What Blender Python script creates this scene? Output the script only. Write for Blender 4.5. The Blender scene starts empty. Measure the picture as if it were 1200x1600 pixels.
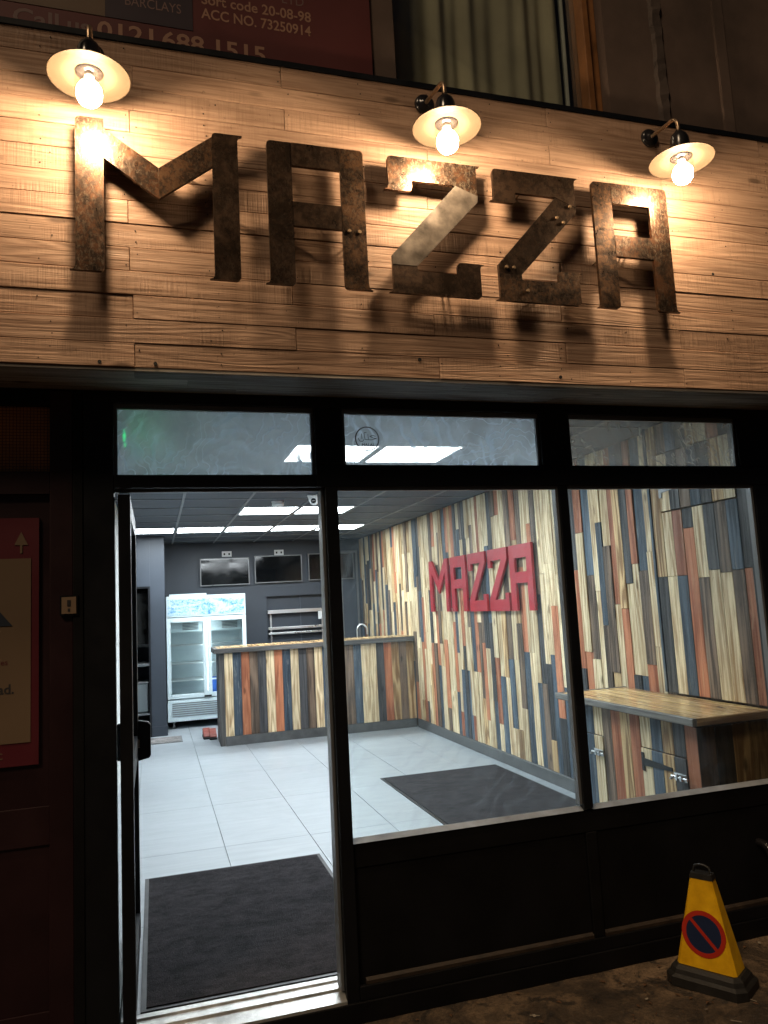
import bpy, math, random
from mathutils import Vector, Matrix
R = math.radians
random.seed(7)

# ------------------------------------------------------------------ camera, world, sun, exposure
scene = bpy.context.scene
COL = scene.collection
cam_data = bpy.data.cameras.new('camera')
cam = bpy.data.objects.new('camera', cam_data)
COL.objects.link(cam)
scene.camera = cam
cam_data.sensor_fit = 'HORIZONTAL'
cam_data.sensor_width = 36.0
cam_data.lens = 36.0 * 1189.3 / 1200.0
cam_data.clip_start = 0.05
cam_data.clip_end = 400.0
YAW, PITCH, ROLL = 0.2971, 0.1191, -0.0520
fw = Vector((math.sin(YAW) * math.cos(PITCH), math.cos(YAW) * math.cos(PITCH), math.sin(PITCH)))
rt = Vector((math.cos(YAW), -math.sin(YAW), 0.0))
up = rt.cross(fw)
r2 = rt * math.cos(ROLL) + up * math.sin(ROLL)
u2 = -rt * math.sin(ROLL) + up * math.cos(ROLL)
m = Matrix.Identity(4)
for i in range(3):
    m[i][0], m[i][1], m[i][2] = r2[i], u2[i], -fw[i]
m.translation = Vector((0.0, -3.186, 1.5476))
cam.matrix_world = m

world = bpy.data.worlds.new('World')
scene.world = world
world.use_nodes = True
wn = world.node_tree
sky = wn.nodes.new('ShaderNodeTexSky')
sky.sky_type = 'NISHITA'
sky.sun_disc = False
sky.sun_elevation = R(45)
sky.sun_rotation = R(227)
bg = wn.nodes['Background']
wn.links.new(sky.outputs[0], bg.inputs[0])
bg.inputs[1].default_value = 0.0012

sun_d = bpy.data.lights.new('sun', 'SUN')
sun_d.energy = 0.58
sun_d.angle = R(12)
sun_d.color = (1.0, 0.74, 0.48)
sun = bpy.data.objects.new('sun', sun_d)
COL.objects.link(sun)
sun.location = (-3, -6, 8)
sun.rotation_euler = Vector((0.52, 0.48, -0.71)).to_track_quat('-Z', 'Y').to_euler()

scene.render.engine = 'CYCLES'
scene.view_settings.view_transform = 'Standard'
scene.view_settings.look = 'None'
scene.view_settings.exposure = 0.7
scene.view_settings.gamma = 1.0
scene.view_settings.use_curve_mapping = False
cy = scene.cycles
cy.use_denoising = True
cy.max_bounces = 6
cy.diffuse_bounces = 3
cy.glossy_bounces = 2
cy.transparent_max_bounces = 16
cy.caustics_reflective = False
cy.caustics_refractive = False
cy.sample_clamp_indirect = 8.0

# ------------------------------------------------------------------ materials
MATS = {}


def new_mat(name):
    mt = bpy.data.materials.new(name)
    mt.use_nodes = True
    nt = mt.node_tree
    MATS[name] = mt
    return mt, nt, nt.nodes['Principled BSDF']


def N(nt, kind, **kw):
    n = nt.nodes.new(kind)
    for k, v in kw.items():
        if k.startswith('i_'):
            n.inputs[k[2:].replace('_', ' ')].default_value = v
        else:
            setattr(n, k, v)
    return n


def L(nt, a, b):
    nt.links.new(a, b)


def ramp(nt, src, stops):
    r = nt.nodes.new('ShaderNodeValToRGB')
    el = r.color_ramp.elements
    while len(el) < len(stops):
        el.new(0.5)
    for e, (p, c) in zip(el, stops):
        e.position = p
        e.color = (c[0], c[1], c[2], 1.0) if not isinstance(c, (int, float)) else (c, c, c, 1.0)
    L(nt, src, r.inputs[0])
    return r.outputs[0]


def math_(nt, op, a, b=None, c=None):
    n = nt.nodes.new('ShaderNodeMath')
    n.operation = op
    for i, v in enumerate((a, b, c)):
        if v is None:
            continue
        if isinstance(v, (int, float)):
            n.inputs[i].default_value = v
        else:
            L(nt, v, n.inputs[i])
    return n.outputs[0]


def mixc(nt, fac, a, b, mode='MIX'):
    n = nt.nodes.new('ShaderNodeMix')
    n.data_type = 'RGBA'
    n.blend_type = mode
    n.clamp_factor = True
    for key, v in ((0, fac), (6, a), (7, b)):
        if isinstance(v, (int, float)):
            n.inputs[key].default_value = v
        elif isinstance(v, tuple):
            n.inputs[key].default_value = (v[0], v[1], v[2], 1.0)
        else:
            L(nt, v, n.inputs[key])
    return n.outputs[2]


def coords(nt, scale=(1, 1, 1), rand=True, world=False):
    """object coordinates (or world position), shifted per object so that no two planks share their grain"""
    if world:
        src = N(nt, 'ShaderNodeNewGeometry').outputs['Position']
    else:
        src = N(nt, 'ShaderNodeTexCoord').outputs['Object']
    if rand:
        oi = N(nt, 'ShaderNodeObjectInfo')
        comb = N(nt, 'ShaderNodeCombineXYZ')
        L(nt, math_(nt, 'MULTIPLY', oi.outputs['Random'], 37.0), comb.inputs[0])
        L(nt, math_(nt, 'MULTIPLY', oi.outputs['Random'], 91.0), comb.inputs[1])
        L(nt, math_(nt, 'MULTIPLY', oi.outputs['Random'], 53.0), comb.inputs[2])
        add = N(nt, 'ShaderNodeVectorMath', operation='ADD')
        L(nt, src, add.inputs[0])
        L(nt, comb.outputs[0], add.inputs[1])
        src = add.outputs[0]
    mp = N(nt, 'ShaderNodeMapping')
    mp.inputs['Scale'].default_value = scale
    L(nt, src, mp.inputs[0])
    return mp.outputs[0]


def noise(nt, vec, scale=5.0, detail=4.0, rough=0.55, dist=0.0):
    n = N(nt, 'ShaderNodeTexNoise', i_Scale=scale, i_Detail=detail, i_Roughness=rough, i_Distortion=dist)
    L(nt, vec, n.inputs['Vector'])
    return n.outputs['Fac']


def bump(nt, h, p, strength=0.3, dist=0.01):
    b = N(nt, 'ShaderNodeBump', i_Strength=strength, i_Distance=dist)
    L(nt, h, b.inputs['Height'])
    L(nt, b.outputs[0], p.inputs['Normal'])


def plain(name, col, rough=0.5, metal=0.0, var=0.12, scale=6.0, bmp=0.05, spec=0.5):
    """paint / plastic / metal with a little uneven tone and roughness"""
    mt, nt, p = new_mat(name)
    v = coords(nt, rand=True)
    n = noise(nt, v, scale, 5.0, 0.6)
    lo = tuple(c * (1 - var) for c in col)
    hi = tuple(min(1, c * (1 + var)) for c in col)
    L(nt, ramp(nt, n, [(0.3, lo), (0.7, hi)]), p.inputs['Base Color'])
    L(nt, ramp(nt, n, [(0.3, max(0.0, rough - 0.08)), (0.7, min(1, rough + 0.08))]), p.inputs['Roughness'])
    p.inputs['Metallic'].default_value = metal
    p.inputs['Specular IOR Level'].default_value = spec
    if bmp:
        bump(nt, noise(nt, v, scale * 12, 3.0), p, bmp, 0.004)
    return mt


def wood(name, dark, light, axis=2, rough=0.55, rings=26.0, ring_amt=0.6, tint=0.25, wear=None, saw=0.0, bmp=0.35, spec=0.35):
    """sawn board: contour grain along AXIS, fine fibres, tone per board, optional paint wear and saw marks"""
    mt, nt, p = new_mat(name)
    s = [9.0, 9.0, 9.0]
    s[axis] = 0.75
    v = coords(nt, tuple(s))
    base = noise(nt, v, 1.0, 2.0, 0.45, 0.35)
    ring = math_(nt, 'SINE', math_(nt, 'MULTIPLY', base, rings))
    ring = math_(nt, 'MULTIPLY_ADD', ring, 0.5, 0.5)
    s2 = [70.0, 70.0, 70.0]
    s2[axis] = 2.2
    fib = noise(nt, coords(nt, tuple(s2)), 1.0, 4.0, 0.65)
    fib = ramp(nt, fib, [(0.32, 0.0), (0.68, 1.0)])
    f = math_(nt, 'ADD', math_(nt, 'MULTIPLY', ring, ring_amt), math_(nt, 'MULTIPLY', fib, 1.0 - ring_amt * 0.55))
    col = ramp(nt, f, [(0.30, light), (1.0, dark)])
    oi = N(nt, 'ShaderNodeObjectInfo')
    tone = math_(nt, 'MULTIPLY_ADD', oi.outputs['Random'], tint * 2, 1.0 - tint)
    tv = N(nt, 'ShaderNodeCombineColor')
    for k in range(3):
        L(nt, tone, tv.inputs[k])
    col = mixc(nt, 1.0, col, tv.outputs[0], 'MULTIPLY')
    s3 = [5.0, 5.0, 5.0]
    s3[axis] = 1.6
    blotch = noise(nt, coords(nt, tuple(s3)), 1.3, 5.0, 0.7)
    col = mixc(nt, ramp(nt, blotch, [(0.50, 0.0), (0.78, 0.3)]), col, tuple(c * 0.6 for c in dark))
    fleck = ramp(nt, noise(nt, coords(nt, (60, 60, 60)), 1.0, 2.0, 0.5), [(0.70, 0.0), (0.76, 0.5)])
    col = mixc(nt, fleck, col, tuple(c * 0.4 for c in dark))
    # knots
    vo = N(nt, 'ShaderNodeTexVoronoi', i_Scale=1.0)
    s4 = [7.0, 7.0, 7.0]
    s4[axis] = 2.6
    L(nt, coords(nt, tuple(s4)), vo.inputs['Vector'])
    knot = ramp(nt, vo.outputs['Distance'], [(0.06, 1.0), (0.13, 0.0)])
    col = mixc(nt, math_(nt, 'MULTIPLY', knot, 0.7), col, tuple(c * 0.3 for c in dark))
    if wear:
        s5 = [26.0, 26.0, 26.0]
        s5[axis] = 3.0
        w = noise(nt, coords(nt, tuple(s5)), 1.0, 6.0, 0.75)
        col = mixc(nt, ramp(nt, w, [(0.56, 0.0), (0.72, 0.75)]), col, wear)
    h = math_(nt, 'ADD', math_(nt, 'MULTIPLY', ring, -0.5), math_(nt, 'MULTIPLY', fib, 0.8))
    if saw:
        s6 = [4.0, 4.0, 4.0]
        s6[axis] = 120.0
        sw = noise(nt, coords(nt, tuple(s6)), 1.0, 2.0, 0.5)
        msk = ramp(nt, noise(nt, coords(nt, (2.2, 5.0, 5.0)), 1.0, 3.0), [(0.45, 0.0), (0.6, 1.0)])
        h = math_(nt, 'ADD', h, math_(nt, 'MULTIPLY', math_(nt, 'MULTIPLY', sw, msk), saw))
        col = mixc(nt, math_(nt, 'MULTIPLY', ramp(nt, sw, [(0.5, 0.0), (0.65, 1.0)]), math_(nt, 'MULTIPLY', msk, 0.3)), col, tuple(c * 0.7 for c in dark))
    L(nt, col, p.inputs['Base Color'])
    p.inputs['Specular IOR Level'].default_value = spec
    L(nt, ramp(nt, fib, [(0.3, rough - 0.1), (0.7, min(1.0, rough + 0.15))]), p.inputs['Roughness'])
    bump(nt, h, p, bmp, 0.004)
    return mt


def emit(name, col, strength):
    mt, nt, p = new_mat(name)
    e = N(nt, 'ShaderNodeEmission', i_Strength=strength)
    e.inputs[0].default_value = (*col, 1)
    L(nt, e.outputs[0], nt.nodes['Material Output'].inputs[0])
    return mt


def glass(name, dirt=0.0, tint=(0.96, 0.985, 0.98), wipe=1.0, gloss=1.0, dcol=(0.62, 0.72, 0.78)):
    """thin pane: clear, Fresnel reflection, plus a film of wiped-on dirt that scatters light"""
    mt, nt, p = new_mat(name)
    out = nt.nodes['Material Output']
    tr = N(nt, 'ShaderNodeBsdfTransparent')
    tr.inputs[0].default_value = (*tint, 1)
    gl = N(nt, 'ShaderNodeBsdfGlossy', i_Roughness=0.02)
    fr = N(nt, 'ShaderNodeFresnel', i_IOR=1.45)
    mx = N(nt, 'ShaderNodeMixShader')
    L(nt, math_(nt, 'MULTIPLY', fr.outputs[0], gloss), mx.inputs[0])
    L(nt, tr.outputs[0], mx.inputs[1])
    L(nt, gl.outputs[0], mx.inputs[2])
    res = mx.outputs[0]
    if dirt > 0:
        v = coords(nt, (1, 1, 1), rand=False, world=True)
        big = noise(nt, v, 2.0, 3.0, 0.55, 1.2)
        def rings_(off, sc, dist):
            mp = N(nt, 'ShaderNodeMapping')
            mp.inputs['Location'].default_value = off
            L(nt, v, mp.inputs[0])
            w_ = N(nt, 'ShaderNodeTexWave', wave_type='RINGS', rings_direction='Y', i_Scale=sc, i_Distortion=dist, i_Detail=2.0)
            w_.inputs['Detail Scale'].default_value = 1.6
            L(nt, mp.outputs[0], w_.inputs[0])
            return w_.outputs['Fac']
        st1 = ramp(nt, rings_((-0.35, 0, -2.05), 4.5 * wipe, 9.0), [(0.55, 0.0), (0.95, 1.0)])
        st2 = ramp(nt, rings_((-1.75, 0, -1.5), 7.0 * wipe, 14.0), [(0.85, 0.0), (0.99, 1.0)])
        msk = ramp(nt, noise(nt, v, 3.1, 2.0), [(0.45, 0.0), (0.6, 1.0)])
        spots = ramp(nt, noise(nt, v, 150.0, 2.0), [(0.70, 0.0), (0.75, 1.0)])
        f = math_(nt, 'MULTIPLY', ramp(nt, big, [(0.35, 0.45), (0.7, 1.0)]),
                  math_(nt, 'ADD', math_(nt, 'MULTIPLY_ADD', math_(nt, 'MULTIPLY', st1, msk), 0.42, 0.36), math_(nt, 'MULTIPLY', math_(nt, 'MULTIPLY', st2, ramp(nt, noise(nt, v, 1.7, 2.0), [(0.45, 0.1), (0.6, 1.0)])), 0.40)))
        f = math_(nt, 'ADD', f, math_(nt, 'MULTIPLY', math_(nt, 'MULTIPLY', spots, msk), 0.25))
        f = math_(nt, 'MINIMUM', math_(nt, 'MULTIPLY', f, dirt), 0.9)
        tl = N(nt, 'ShaderNodeBsdfTranslucent')
        tl.inputs[0].default_value = (*dcol, 1)
        df = N(nt, 'ShaderNodeBsdfDiffuse')
        df.inputs[0].default_value = (*dcol, 1)
        md = N(nt, 'ShaderNodeMixShader')
        md.inputs[0].default_value = 0.25
        L(nt, tl.outputs[0], md.inputs[1])
        L(nt, df.outputs[0], md.inputs[2])
        m2 = N(nt, 'ShaderNodeMixShader')
        L(nt, f, m2.inputs[0])
        L(nt, res, m2.inputs[1])
        L(nt, md.outputs[0], m2.inputs[2])
        res = m2.outputs[0]
    L(nt, res, out.inputs[0])
    return mt


def rust(name, orange, grey, seed_scale=1.0):
    mt, nt, p = new_mat(name)
    v = coords(nt, (1, 1, 1))
    a = noise(nt, v, 9.0 * seed_scale, 8.0, 0.68, 0.6)
    b = noise(nt, coords(nt, (1.0, 1.0, 0.55)), 95.0, 6.0, 0.75, 0.5)
    c = noise(nt, v, 3.0, 3.0, 0.5)
    d = noise(nt, v, 42.0 * seed_scale, 8.0, 0.7, 0.4)
    s_ = math_(nt, 'MULTIPLY_ADD', d, 0.55, math_(nt, 'MULTIPLY', a, 0.45))
    col = ramp(nt, s_, [(0.28, (0.034, 0.024, 0.018)), (0.47, (0.056, 0.036, 0.025)), (0.57, orange), (0.75, (0.07, 0.04, 0.026))])
    fl = math_(nt, 'MULTIPLY', ramp(nt, b, [(0.5, 0.0), (0.58, 1.0)]), ramp(nt, c, [(0.35, 0.0), (0.6, grey)]))
    col = mixc(nt, fl, col, (0.22, 0.17, 0.125))
    L(nt, col, p.inputs['Base Color'])
    p.inputs['Metallic'].default_value = 0.8
    L(nt, ramp(nt, a, [(0.3, 0.22), (0.7, 0.42)]), p.inputs['Roughness'])
    bump(nt, math_(nt, 'ADD', a, math_(nt, 'MULTIPLY', b, 0.5)), p, 0.35, 0.004)
    return mt


CREAM = ((0.36, 0.225, 0.11), (0.84, 0.70, 0.46))
for ax, tag_ in ((2, 'v'), (0, 'x'), (1, 'y')):
    wood('cream_' + tag_, *CREAM, axis=ax, ring_amt=0.42, rings=44, tint=0.18)
    wood('tan_' + tag_, (0.24, 0.135, 0.06), (0.62, 0.43, 0.22), axis=ax, ring_amt=0.8, rings=40)
    wood('brown_' + tag_, (0.07, 0.05, 0.038), (0.24, 0.165, 0.115), axis=ax, ring_amt=0.6)
    wood('charcoal_' + tag_, (0.022, 0.023, 0.026), (0.072, 0.072, 0.076), axis=ax, ring_amt=0.5, wear=(0.16, 0.14, 0.12))
    wood('blue_' + tag_, (0.030, 0.044, 0.062), (0.080, 0.112, 0.15), axis=ax, ring_amt=0.45, wear=(0.30, 0.30, 0.28))
    wood('orange_' + tag_, (0.27, 0.085, 0.042), (0.52, 0.20, 0.10), axis=ax, ring_amt=0.6, wear=(0.6, 0.38, 0.22))
wood('greyboard_x', (0.045, 0.044, 0.043), (0.12, 0.115, 0.11), axis=0, ring_amt=0.4, wear=(0.22, 0.2, 0.18))
wood('greyboard_y', (0.07, 0.066, 0.062), (0.19, 0.18, 0.165), axis=1, ring_amt=0.4, wear=(0.22, 0.2, 0.18))
wood('greyboard_v', (0.045, 0.044, 0.043), (0.12, 0.115, 0.11), axis=2, ring_amt=0.4)
wood('shelf_top', (0.42, 0.24, 0.09), (0.80, 0.55, 0.25), axis=1, ring_amt=0.8, rings=30, rough=0.2, spec=0.6, bmp=0.1)
FAS = [wood('fascia_a', (0.31, 0.185, 0.12), (0.50, 0.325, 0.225), axis=0, rings=75, ring_amt=0.22, tint=0.16, saw=1.4, rough=0.62, bmp=0.5),
       wood('fascia_b', (0.32, 0.19, 0.125), (0.52, 0.34, 0.235), axis=0, rings=90, ring_amt=0.26, tint=0.16, saw=0.5, rough=0.6, bmp=0.5),
       wood('fascia_c', (0.29, 0.175, 0.115), (0.47, 0.305, 0.21), axis=0, rings=48, ring_amt=0.2, tint=0.16, saw=2.2, rough=0.65, bmp=0.5)]
wood('soffit_board', (0.20, 0.18, 0.16), (0.46, 0.42, 0.37), axis=0, ring_amt=0.3)
rust('rust_a', (0.13, 0.060, 0.030), 0.9)
rust('rust_b', (0.15, 0.078, 0.040), 0.4, 1.4)
rust('rust_c', (0.105, 0.064, 0.042), 0.22, 0.8)
plain('steel_raw', (0.14, 0.118, 0.098), 0.38, 0.7, 0.55, 11)
plain('bolt_metal', (0.30, 0.21, 0.13), 0.45, 0.9)
plain('black_paint', (0.0055, 0.0065, 0.009), 0.42, 0.0, 0.3, 5, 0.03, 0.35)
plain('black_panel', (0.0035, 0.0035, 0.0045), 0.6, 0.0, 0.4, 4, 0.08, 0.25)
plain('ledge_paint', (0.032, 0.021, 0.014), 0.6, 0.0, 0.6, 14, 0.2)
plain('sill_metal', (0.36, 0.40, 0.46), 0.5, 0.3, 0.3, 8, 0.1)
plain('threshold_metal', (0.55, 0.56, 0.55), 0.42, 0.6, 0.35, 12, 0.2)
plain('jamb_grey', (0.16, 0.17, 0.18), 0.4, 0.2)
plain('maroon_paint', (0.020, 0.005, 0.007), 0.45, 0.0, 0.3, 3, 0.05)
plain('poster_red', (0.10, 0.009, 0.018), 0.5, 0, 0.08, 3, 0)
plain('poster_beige', (0.17, 0.115, 0.07), 0.6, 0, 0.05, 3, 0)
plain('poster_ink', (0.03, 0.028, 0.03), 0.6, 0, 0.05, 3, 0)
plain('poster_navy', (0.02, 0.03, 0.05), 0.6, 0, 0.05, 3, 0)
plain('banner_maroon', (0.12, 0.026, 0.026), 0.55, 0, 0.12, 2, 0.05)
plain('banner_navy', (0.030, 0.018, 0.030), 0.55, 0, 0.12, 2, 0.05)
plain('banner_tan', (0.13, 0.085, 0.055), 0.55, 0, 0.12, 2, 0.05)
plain('banner_text', (0.40, 0.22, 0.15), 0.6, 0, 0.1, 2, 0)
plain('banner_text_dim', (0.20, 0.12, 0.11), 0.6, 0, 0.1, 2, 0)
plain('upper_render', (0.11, 0.075, 0.060), 0.85, 0, 0.45, 1.6, 0.4)
plain('upper_pilaster', (0.09, 0.066, 0.055), 0.8, 0, 0.5, 3, 0.5)
plain('timber_frame', (0.30, 0.13, 0.045), 0.5, 0, 0.4, 5, 0.1)
plain('curtain_cloth', (0.58, 0.52, 0.36), 0.9, 0, 0.15, 3, 0.1)
plain('voile', (0.60, 0.60, 0.54), 0.9, 0, 0.1, 3, 0)
plain('lamp_black', (0.015, 0.014, 0.016), 0.18, 0.1, 0.2, 8, 0.02)
plain('lamp_brass', (0.42, 0.30, 0.20), 0.32, 0.85, 0.2, 20, 0.05)
plain('shade_enamel', (0.046, 0.033, 0.022), 0.5, 0.0, 0.0, 8, 0.0, 0.03)
plain('shade_outer', (0.10, 0.085, 0.07), 0.35, 0.5, 0.1, 8, 0.0)
emit('bulb_glow', (1.0, 0.72, 0.44), 265.0)
emit('panel_glow', (0.88, 0.96, 1.0), 18.5)
emit('fridge_fill_glow', (0.85, 0.97, 1.0), 9.0)  # emission of the added fill strip inside the fridge
emit('exit_glow', (0.0, 0.9, 0.22), 3.0)
glass('jar_glass', 0.0, (1, 1, 1), 1.0, 0.35)
glass('pane_clear', 0.035, gloss=0.6)
glass('pane_smeared', 0.10, gloss=0.7)
glass('pane_transom', 2.0, gloss=0.8, dcol=(0.72, 0.82, 0.90))
glass('pane_transom_dim', 0.9, gloss=0.8, dcol=(0.55, 0.53, 0.48))
glass('pane_upper', 0.02, gloss=0.3)
glass('pane_fridge', 0.05, (0.95, 0.99, 0.99))
plain('wall_dark', (0.034, 0.044, 0.060), 0.5, 0, 0.12, 1.5, 0.04)
plain('wall_white', (0.62, 0.66, 0.66), 0.7, 0, 0.06, 2, 0.05)
plain('ceiling_tile', (0.070, 0.086, 0.108), 0.75, 0, 0.14, 3, 0.1)
plain('ceiling_grid', (0.20, 0.22, 0.24), 0.5, 0.2)
plain('floor_base', (0.22, 0.23, 0.24), 0.8)
plain('skirting_grey', (0.085, 0.088, 0.09), 0.5, 0, 0.3, 8, 0.1)
plain('tv_frame', (0.16, 0.165, 0.17), 0.35, 0.4)
plain('tv_screen', (0.006, 0.007, 0.008), 0.06, 0, 0.1, 3, 0)
plain('white_plastic', (0.70, 0.73, 0.74), 0.4, 0, 0.04)
plain('fridge_white', (0.58, 0.70, 0.74), 0.3, 0, 0.03, 3, 0)
plain('fridge_inner', (0.66, 0.76, 0.80), 0.5, 0, 0.05, 3, 0)
plain('stainless', (0.62, 0.64, 0.66), 0.3, 0.9, 0.04, 3, 0)
plain('dark_gap', (0.006, 0.006, 0.007), 0.7, 0, 0.1, 3, 0)
plain('letter_red', (0.36, 0.010, 0.020), 0.42, 0, 0.10, 7, 0.05)
plain('cone_yellow', (0.92, 0.47, 0.008), 0.4, 0, 0.22, 13, 0.12)
plain('cone_black', (0.014, 0.013, 0.012), 0.55, 0, 0.4, 9, 0.2)
plain('sign_red', (0.48, 0.028, 0.012), 0.42, 0, 0.1, 6, 0.03)
plain('sign_blue', (0.014, 0.026, 0.075), 0.42, 0, 0.1, 6, 0.03)
plain('sticker_black', (0.006, 0.006, 0.008), 0.6, 0, 0.1, 3, 0)
plain('plate_beige', (0.30, 0.21, 0.14), 0.5, 0, 0.1, 6, 0)
plain('shoe_red', (0.20, 0.035, 0.02), 0.5)
plain('blue_tub', (0.03, 0.12, 0.5), 0.4)
plain('litter_pale', (0.30, 0.26, 0.20), 0.8)
plain('litter_leaf', (0.11, 0.055, 0.025), 0.8)


def m_tile():
    mt, nt, p = new_mat('floor_tile')
    v = coords(nt, (0.9, 7.0, 1.0))
    n = noise(nt, v, 2.2, 6.0, 0.62, 0.5)
    n2 = noise(nt, coords(nt, (1.5, 34.0, 1)), 1.2, 4.0, 0.6)
    f = math_(nt, 'MULTIPLY_ADD', n2, 0.4, math_(nt, 'MULTIPLY', n, 0.6))
    L(nt, ramp(nt, f, [(0.3, (0.265, 0.30, 0.33)), (0.7, (0.34, 0.375, 0.405))]), p.inputs['Base Color'])
    wv = coords(nt, (1, 1, 1), False, True)
    gm = noise(nt, wv, 1.4, 7.0, 0.72, 0.7)
    base_ = [l for l in nt.links if l.to_socket == p.inputs['Base Color']][0].from_socket
    c_ = mixc(nt, ramp(nt, gm, [(0.45, 0.0), (0.75, 0.10)]), base_, (0.34, 0.36, 0.37))
    L(nt, c_, p.inputs['Base Color'])
    L(nt, ramp(nt, gm, [(0.3, 0.34), (0.7, 0.55)]), p.inputs['Roughness'])


def m_mat(name, base, hi, scale=260):
    mt, nt, p = new_mat(name)
    v = coords(nt, (1, 1, 1))
    n = noise(nt, v, scale, 3.0, 0.8)
    b = noise(nt, coords(nt, (1, 1.5, 1)), 8.0, 10.0, 0.82, 0.3)
    c = mixc(nt, ramp(nt, n, [(0.5, 0.0), (0.75, 1.0)]), base, hi)
    c = mixc(nt, ramp(nt, b, [(0.40, 0.0), (0.68, 0.8)]), c, (base[0] * 4.8, base[1] * 4.5, base[2] * 4.4))
    c = mixc(nt, ramp(nt, noise(nt, v, 210.0, 2.0), [(0.70, 0.0), (0.74, 0.6)]), c, (0.28, 0.28, 0.28))
    L(nt, c, p.inputs['Base Color'])
    p.inputs['Roughness'].default_value = 0.95
    p.inputs['Specular IOR Level'].default_value = 0.1
    bump(nt, n, p, 0.8, 0.006)


def m_ground():
    mt, nt, p = new_mat('pavement')
    v = coords(nt, (1, 1, 1), False, True)
    n = noise(nt, v, 2.6, 9.0, 0.68, 0.8)
    f = noise(nt, v, 60.0, 5.0, 0.75)
    mo = noise(nt, v, 9.0, 6.0, 0.7, 1.0)
    c = ramp(nt, n, [(0.34, (0.020, 0.014, 0.010)), (0.5, (0.085, 0.058, 0.036)), (0.66, (0.28, 0.19, 0.115))])
    c = mixc(nt, ramp(nt, f, [(0.45, 0.0), (0.7, 0.6)]), c, (0.02, 0.015, 0.012))
    c = mixc(nt, ramp(nt, mo, [(0.52, 0.0), (0.6, 0.85)]), c, (0.025, 0.02, 0.016))
    L(nt, c, p.inputs['Base Color'])
    L(nt, ramp(nt, mo, [(0.4, 0.9), (0.7, 0.45)]), p.inputs['Roughness'])
    bump(nt, math_(nt, 'ADD', math_(nt, 'MULTIPLY', n, 2.0), math_(nt, 'MULTIPLY', f, 0.6)), p, 0.8, 0.02)


def m_amber():
    mt, nt, p = new_mat('amber_glass')
    v = coords(nt, (1, 1, 1), False, True)
    sx = N(nt, 'ShaderNodeSeparateXYZ')
    L(nt, v, sx.inputs[0])
    gx = math_(nt, 'SINE', math_(nt, 'MULTIPLY', sx.outputs[0], 6.2832 / 0.0125))
    gz = math_(nt, 'SINE', math_(nt, 'MULTIPLY', sx.outputs[2], 6.2832 / 0.0125))
    g = math_(nt, 'MAXIMUM', gx, gz)
    w = ramp(nt, g, [(0.80, 0.0), (0.95, 1.0)])
    c = mixc(nt, w, (0.60, 0.25, 0.05), (0.10, 0.04, 0.015))
    n = noise(nt, v, 5.0, 4.0)
    c = mixc(nt, ramp(nt, n, [(0.4, 0.0), (0.8, 0.6)]), c, (0.10, 0.04, 0.012))
    L(nt, c, p.inputs['Base Color'])
    p.inputs['Roughness'].default_value = 0.18
    bump(nt, g, p, 0.3, 0.002)


def m_ice():
    mt, nt, p = new_mat('fridge_header_print')
    v = coords(nt, (1, 1, 1))
    n = noise(nt, coords(nt, (1.0, 1.0, 2.5)), 4.0, 8.0, 0.7, 1.2)
    f = noise(nt, v, 38.0, 5.0, 0.8, 0.6)
    s = math_(nt, 'MULTIPLY_ADD', f, 0.5, math_(nt, 'MULTIPLY', n, 0.6))
    L(nt, ramp(nt, s, [(0.40, (0.025, 0.13, 0.38)), (0.48, (0.12, 0.32, 0.55)), (0.56, (0.42, 0.60, 0.70)), (0.7, (0.66, 0.76, 0.79))]), p.inputs['Base Color'])
    p.inputs['Roughness'].default_value = 0.25


m_tile()
m_mat('doormat_black', (0.011, 0.0105, 0.012), (0.045, 0.043, 0.046), 150)
m_mat('doormat_dark', (0.012, 0.0115, 0.013), (0.075, 0.072, 0.078), 120)
m_mat('doormat_grey', (0.10, 0.10, 0.10), (0.2, 0.2, 0.2), 120)
m_ground()
m_amber()
m_ice()


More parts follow.
